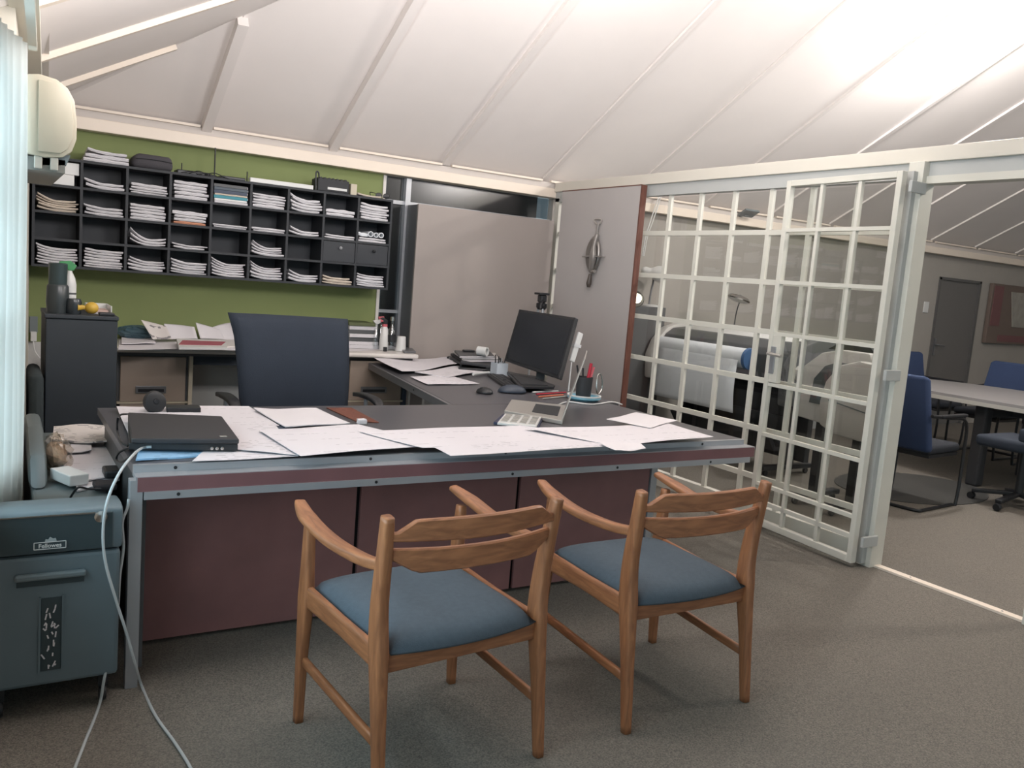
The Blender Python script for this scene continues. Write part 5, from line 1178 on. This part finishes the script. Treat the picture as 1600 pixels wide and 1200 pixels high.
def visitor_chair(label, x, y, rz):
    t = thing('visitor_chair', label, 'chair', (0, 0, 0), 'blue chairs around the meeting table')
    b = box(-.25, .25, -.29, -.23, .44, 1.00, bev=.028, seg=3)
    for v in b.verts:
        v.co.y -= .10*(v.co.z-.44)/.56-.05*(v.co.x/.25)**2; k = max(0, (v.co.z-.85)/.15); v.co.x *= 1-.22*k*k
    obj('backrest', b, blueup, t, True)
    obj('seat', box(-.24, .24, -.22, .26, .42, .49, bev=.028, seg=3), seatdark, t, True)
    for s in (-1, 1):
        obj('frame_tube', tube([(s*.26, -.30, .72), (s*.27, -.05, .70), (s*.27, .22, .66), (s*.26, .28, .40), (s*.26, .27, .03), (s*.25, .20, .013), (s*.25, -.24, .013)], .013), blackp, t, True)
        obj('arm_pad', box(s*.27-.022, s*.27+.022, -.18, .20, .70, .725, bev=.008), blackp, t)
    obj('rear_tube', tube([(-.25, -.24, .013), (-.20, -.29, .013), (.20, -.29, .013), (.25, -.24, .013)], .013), blackp, t, True)
    obj('under_frame', box(-.23, .23, -.20, .24, .395, .42), blackp, t)
    t.location = (x, y, 0); t.rotation_euler.z = R_(rz); return t
v1 = visitor_chair('blue visitor chair with its back towards the glazed door, nearest the doorway', 6.05, 3.82, -84)
v2 = copy_tree(v1); v2.location = (9.1, 5.62, 0); v2.rotation_euler.z = R_(180); v2['label'] = 'blue visitor chair half hidden behind the nearest one, at the far left of the table'
v3 = copy_tree(v1); v3.location = (9.08, 4.93, 0); v3.rotation_euler.z = R_(90); v3['label'] = 'blue visitor chair on the far side of the table in front of the red-framed picture'
v4 = copy_tree(v1); v4.location = (9.08, 4.22, 0); v4.rotation_euler.z = R_(92); v4['label'] = 'blue visitor chair at the far right of the table, mostly out of the picture'
# swivel chair tucked under the near side of the table
sw = thing('swivel_chair', 'dark swivel chair tucked under the near side of the meeting table', 'chair', (6.86, 3.42, 0))
obj('seat', box(6.60, 7.10, 3.16, 3.66, .46, .55, bev=.03, seg=3), navy, sw, True); obj('backrest', box(6.52, 6.60, 3.12, 3.30, .56, .66, bev=.02), navy, sw, True)
obj('column', lathe([(.03, .10), (.03, .46)], (6.86, 3.40, 0)), blackp, sw, True)
for k in range(5):
    a = R_(72*k+40); e = (6.86+.32*math.cos(a), 3.40+.32*math.sin(a)); f = obj('base_leg', beam((6.86, 3.40, .11), (e[0], e[1], .075), .05, .03, bev=.006), blackp, sw)
    obj('caster', lathe([(.026, -.02), (.032, 0), (.026, .02)], (e[0], e[1], .032), axis='x', n=14), blackp, f, True)
# mat under the nearest chair
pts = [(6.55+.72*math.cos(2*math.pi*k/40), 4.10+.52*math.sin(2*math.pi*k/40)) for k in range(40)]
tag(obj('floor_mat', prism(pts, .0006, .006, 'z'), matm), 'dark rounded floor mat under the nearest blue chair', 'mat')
# red-framed board leaning drawing on the far wall
pc_ = thing('wall_picture', 'large dim framed picture with red and brown border on the far wall', 'picture', (12.1, 6.45, 1.1))
obj('frame', box(11.52, 12.75, 6.44, 6.49, 1.12, 1.93, bev=.006), mat('picture_brown', (110, 96, 88), .6), pc_)
obj('red_band', box(11.56, 11.78, 6.432, 6.44, 1.36, 1.90), mat('faded_red', (116, 80, 80), .7), pc_)
obj('red_band', box(11.80, 12.7, 6.432, 6.44, 1.15, 1.24), MATS['faded_red'], pc_)
obj('print', prism([(11.98, 1.84), (12.7, 1.84), (12.7, 1.36), (12.12, 1.36)], 6.425, 6.44, 'y'), mat('grey_print', (150, 146, 138), .8, var=.18, vscale=9), pc_)
# coat stand in front of it
cs = thing('easel', 'thin dark metal stand leaning in front of the framed picture', 'stand', (11.7, 6.0, 0))
obj('post', tube([(11.55, 5.8, 0.01), (12.1, 6.25, 2.02)], .010, smooth=False), blackp, cs); obj('post', tube([(12.4, 5.9, .01), (12.05, 6.2, 1.9)], .010, smooth=False), blackp, cs)

# ================================================================== LAMPS
def ceiling_lamp(loc, label, drop):
    x, y, z = loc; t = thing('ceiling_lamp', label, 'lamp', loc, 'globe lamps under the sloping ceiling')
    obj('bulb', ell((x, y, z+.10), (.055, .055, .06)), bulbm, t, 'all')
    obj('holder', lathe([(.03, .15), (.03, .21), (.05, .21), (.05, .225)], (x, y, z), n=16), whitep, t, True)
    obj('stem', tube([(x, y, z+.22), (x, y, drop)], .008, smooth=False), whitep, t)
ceiling_lamp((3.15, 3.75, 3.30), 'bare bulb lamp above the long desk, just out of the picture', zc(3.75))
ceiling_lamp((6.2, 1.45, 3.1), 'bare bulb lamp by the meeting table, out of the picture', zc(1.5))
ceiling_lamp((6.5, 3.9, 3.42), 'bright bulb lamp in the glare close to the ceiling beyond the glass partition', zc(3.9))
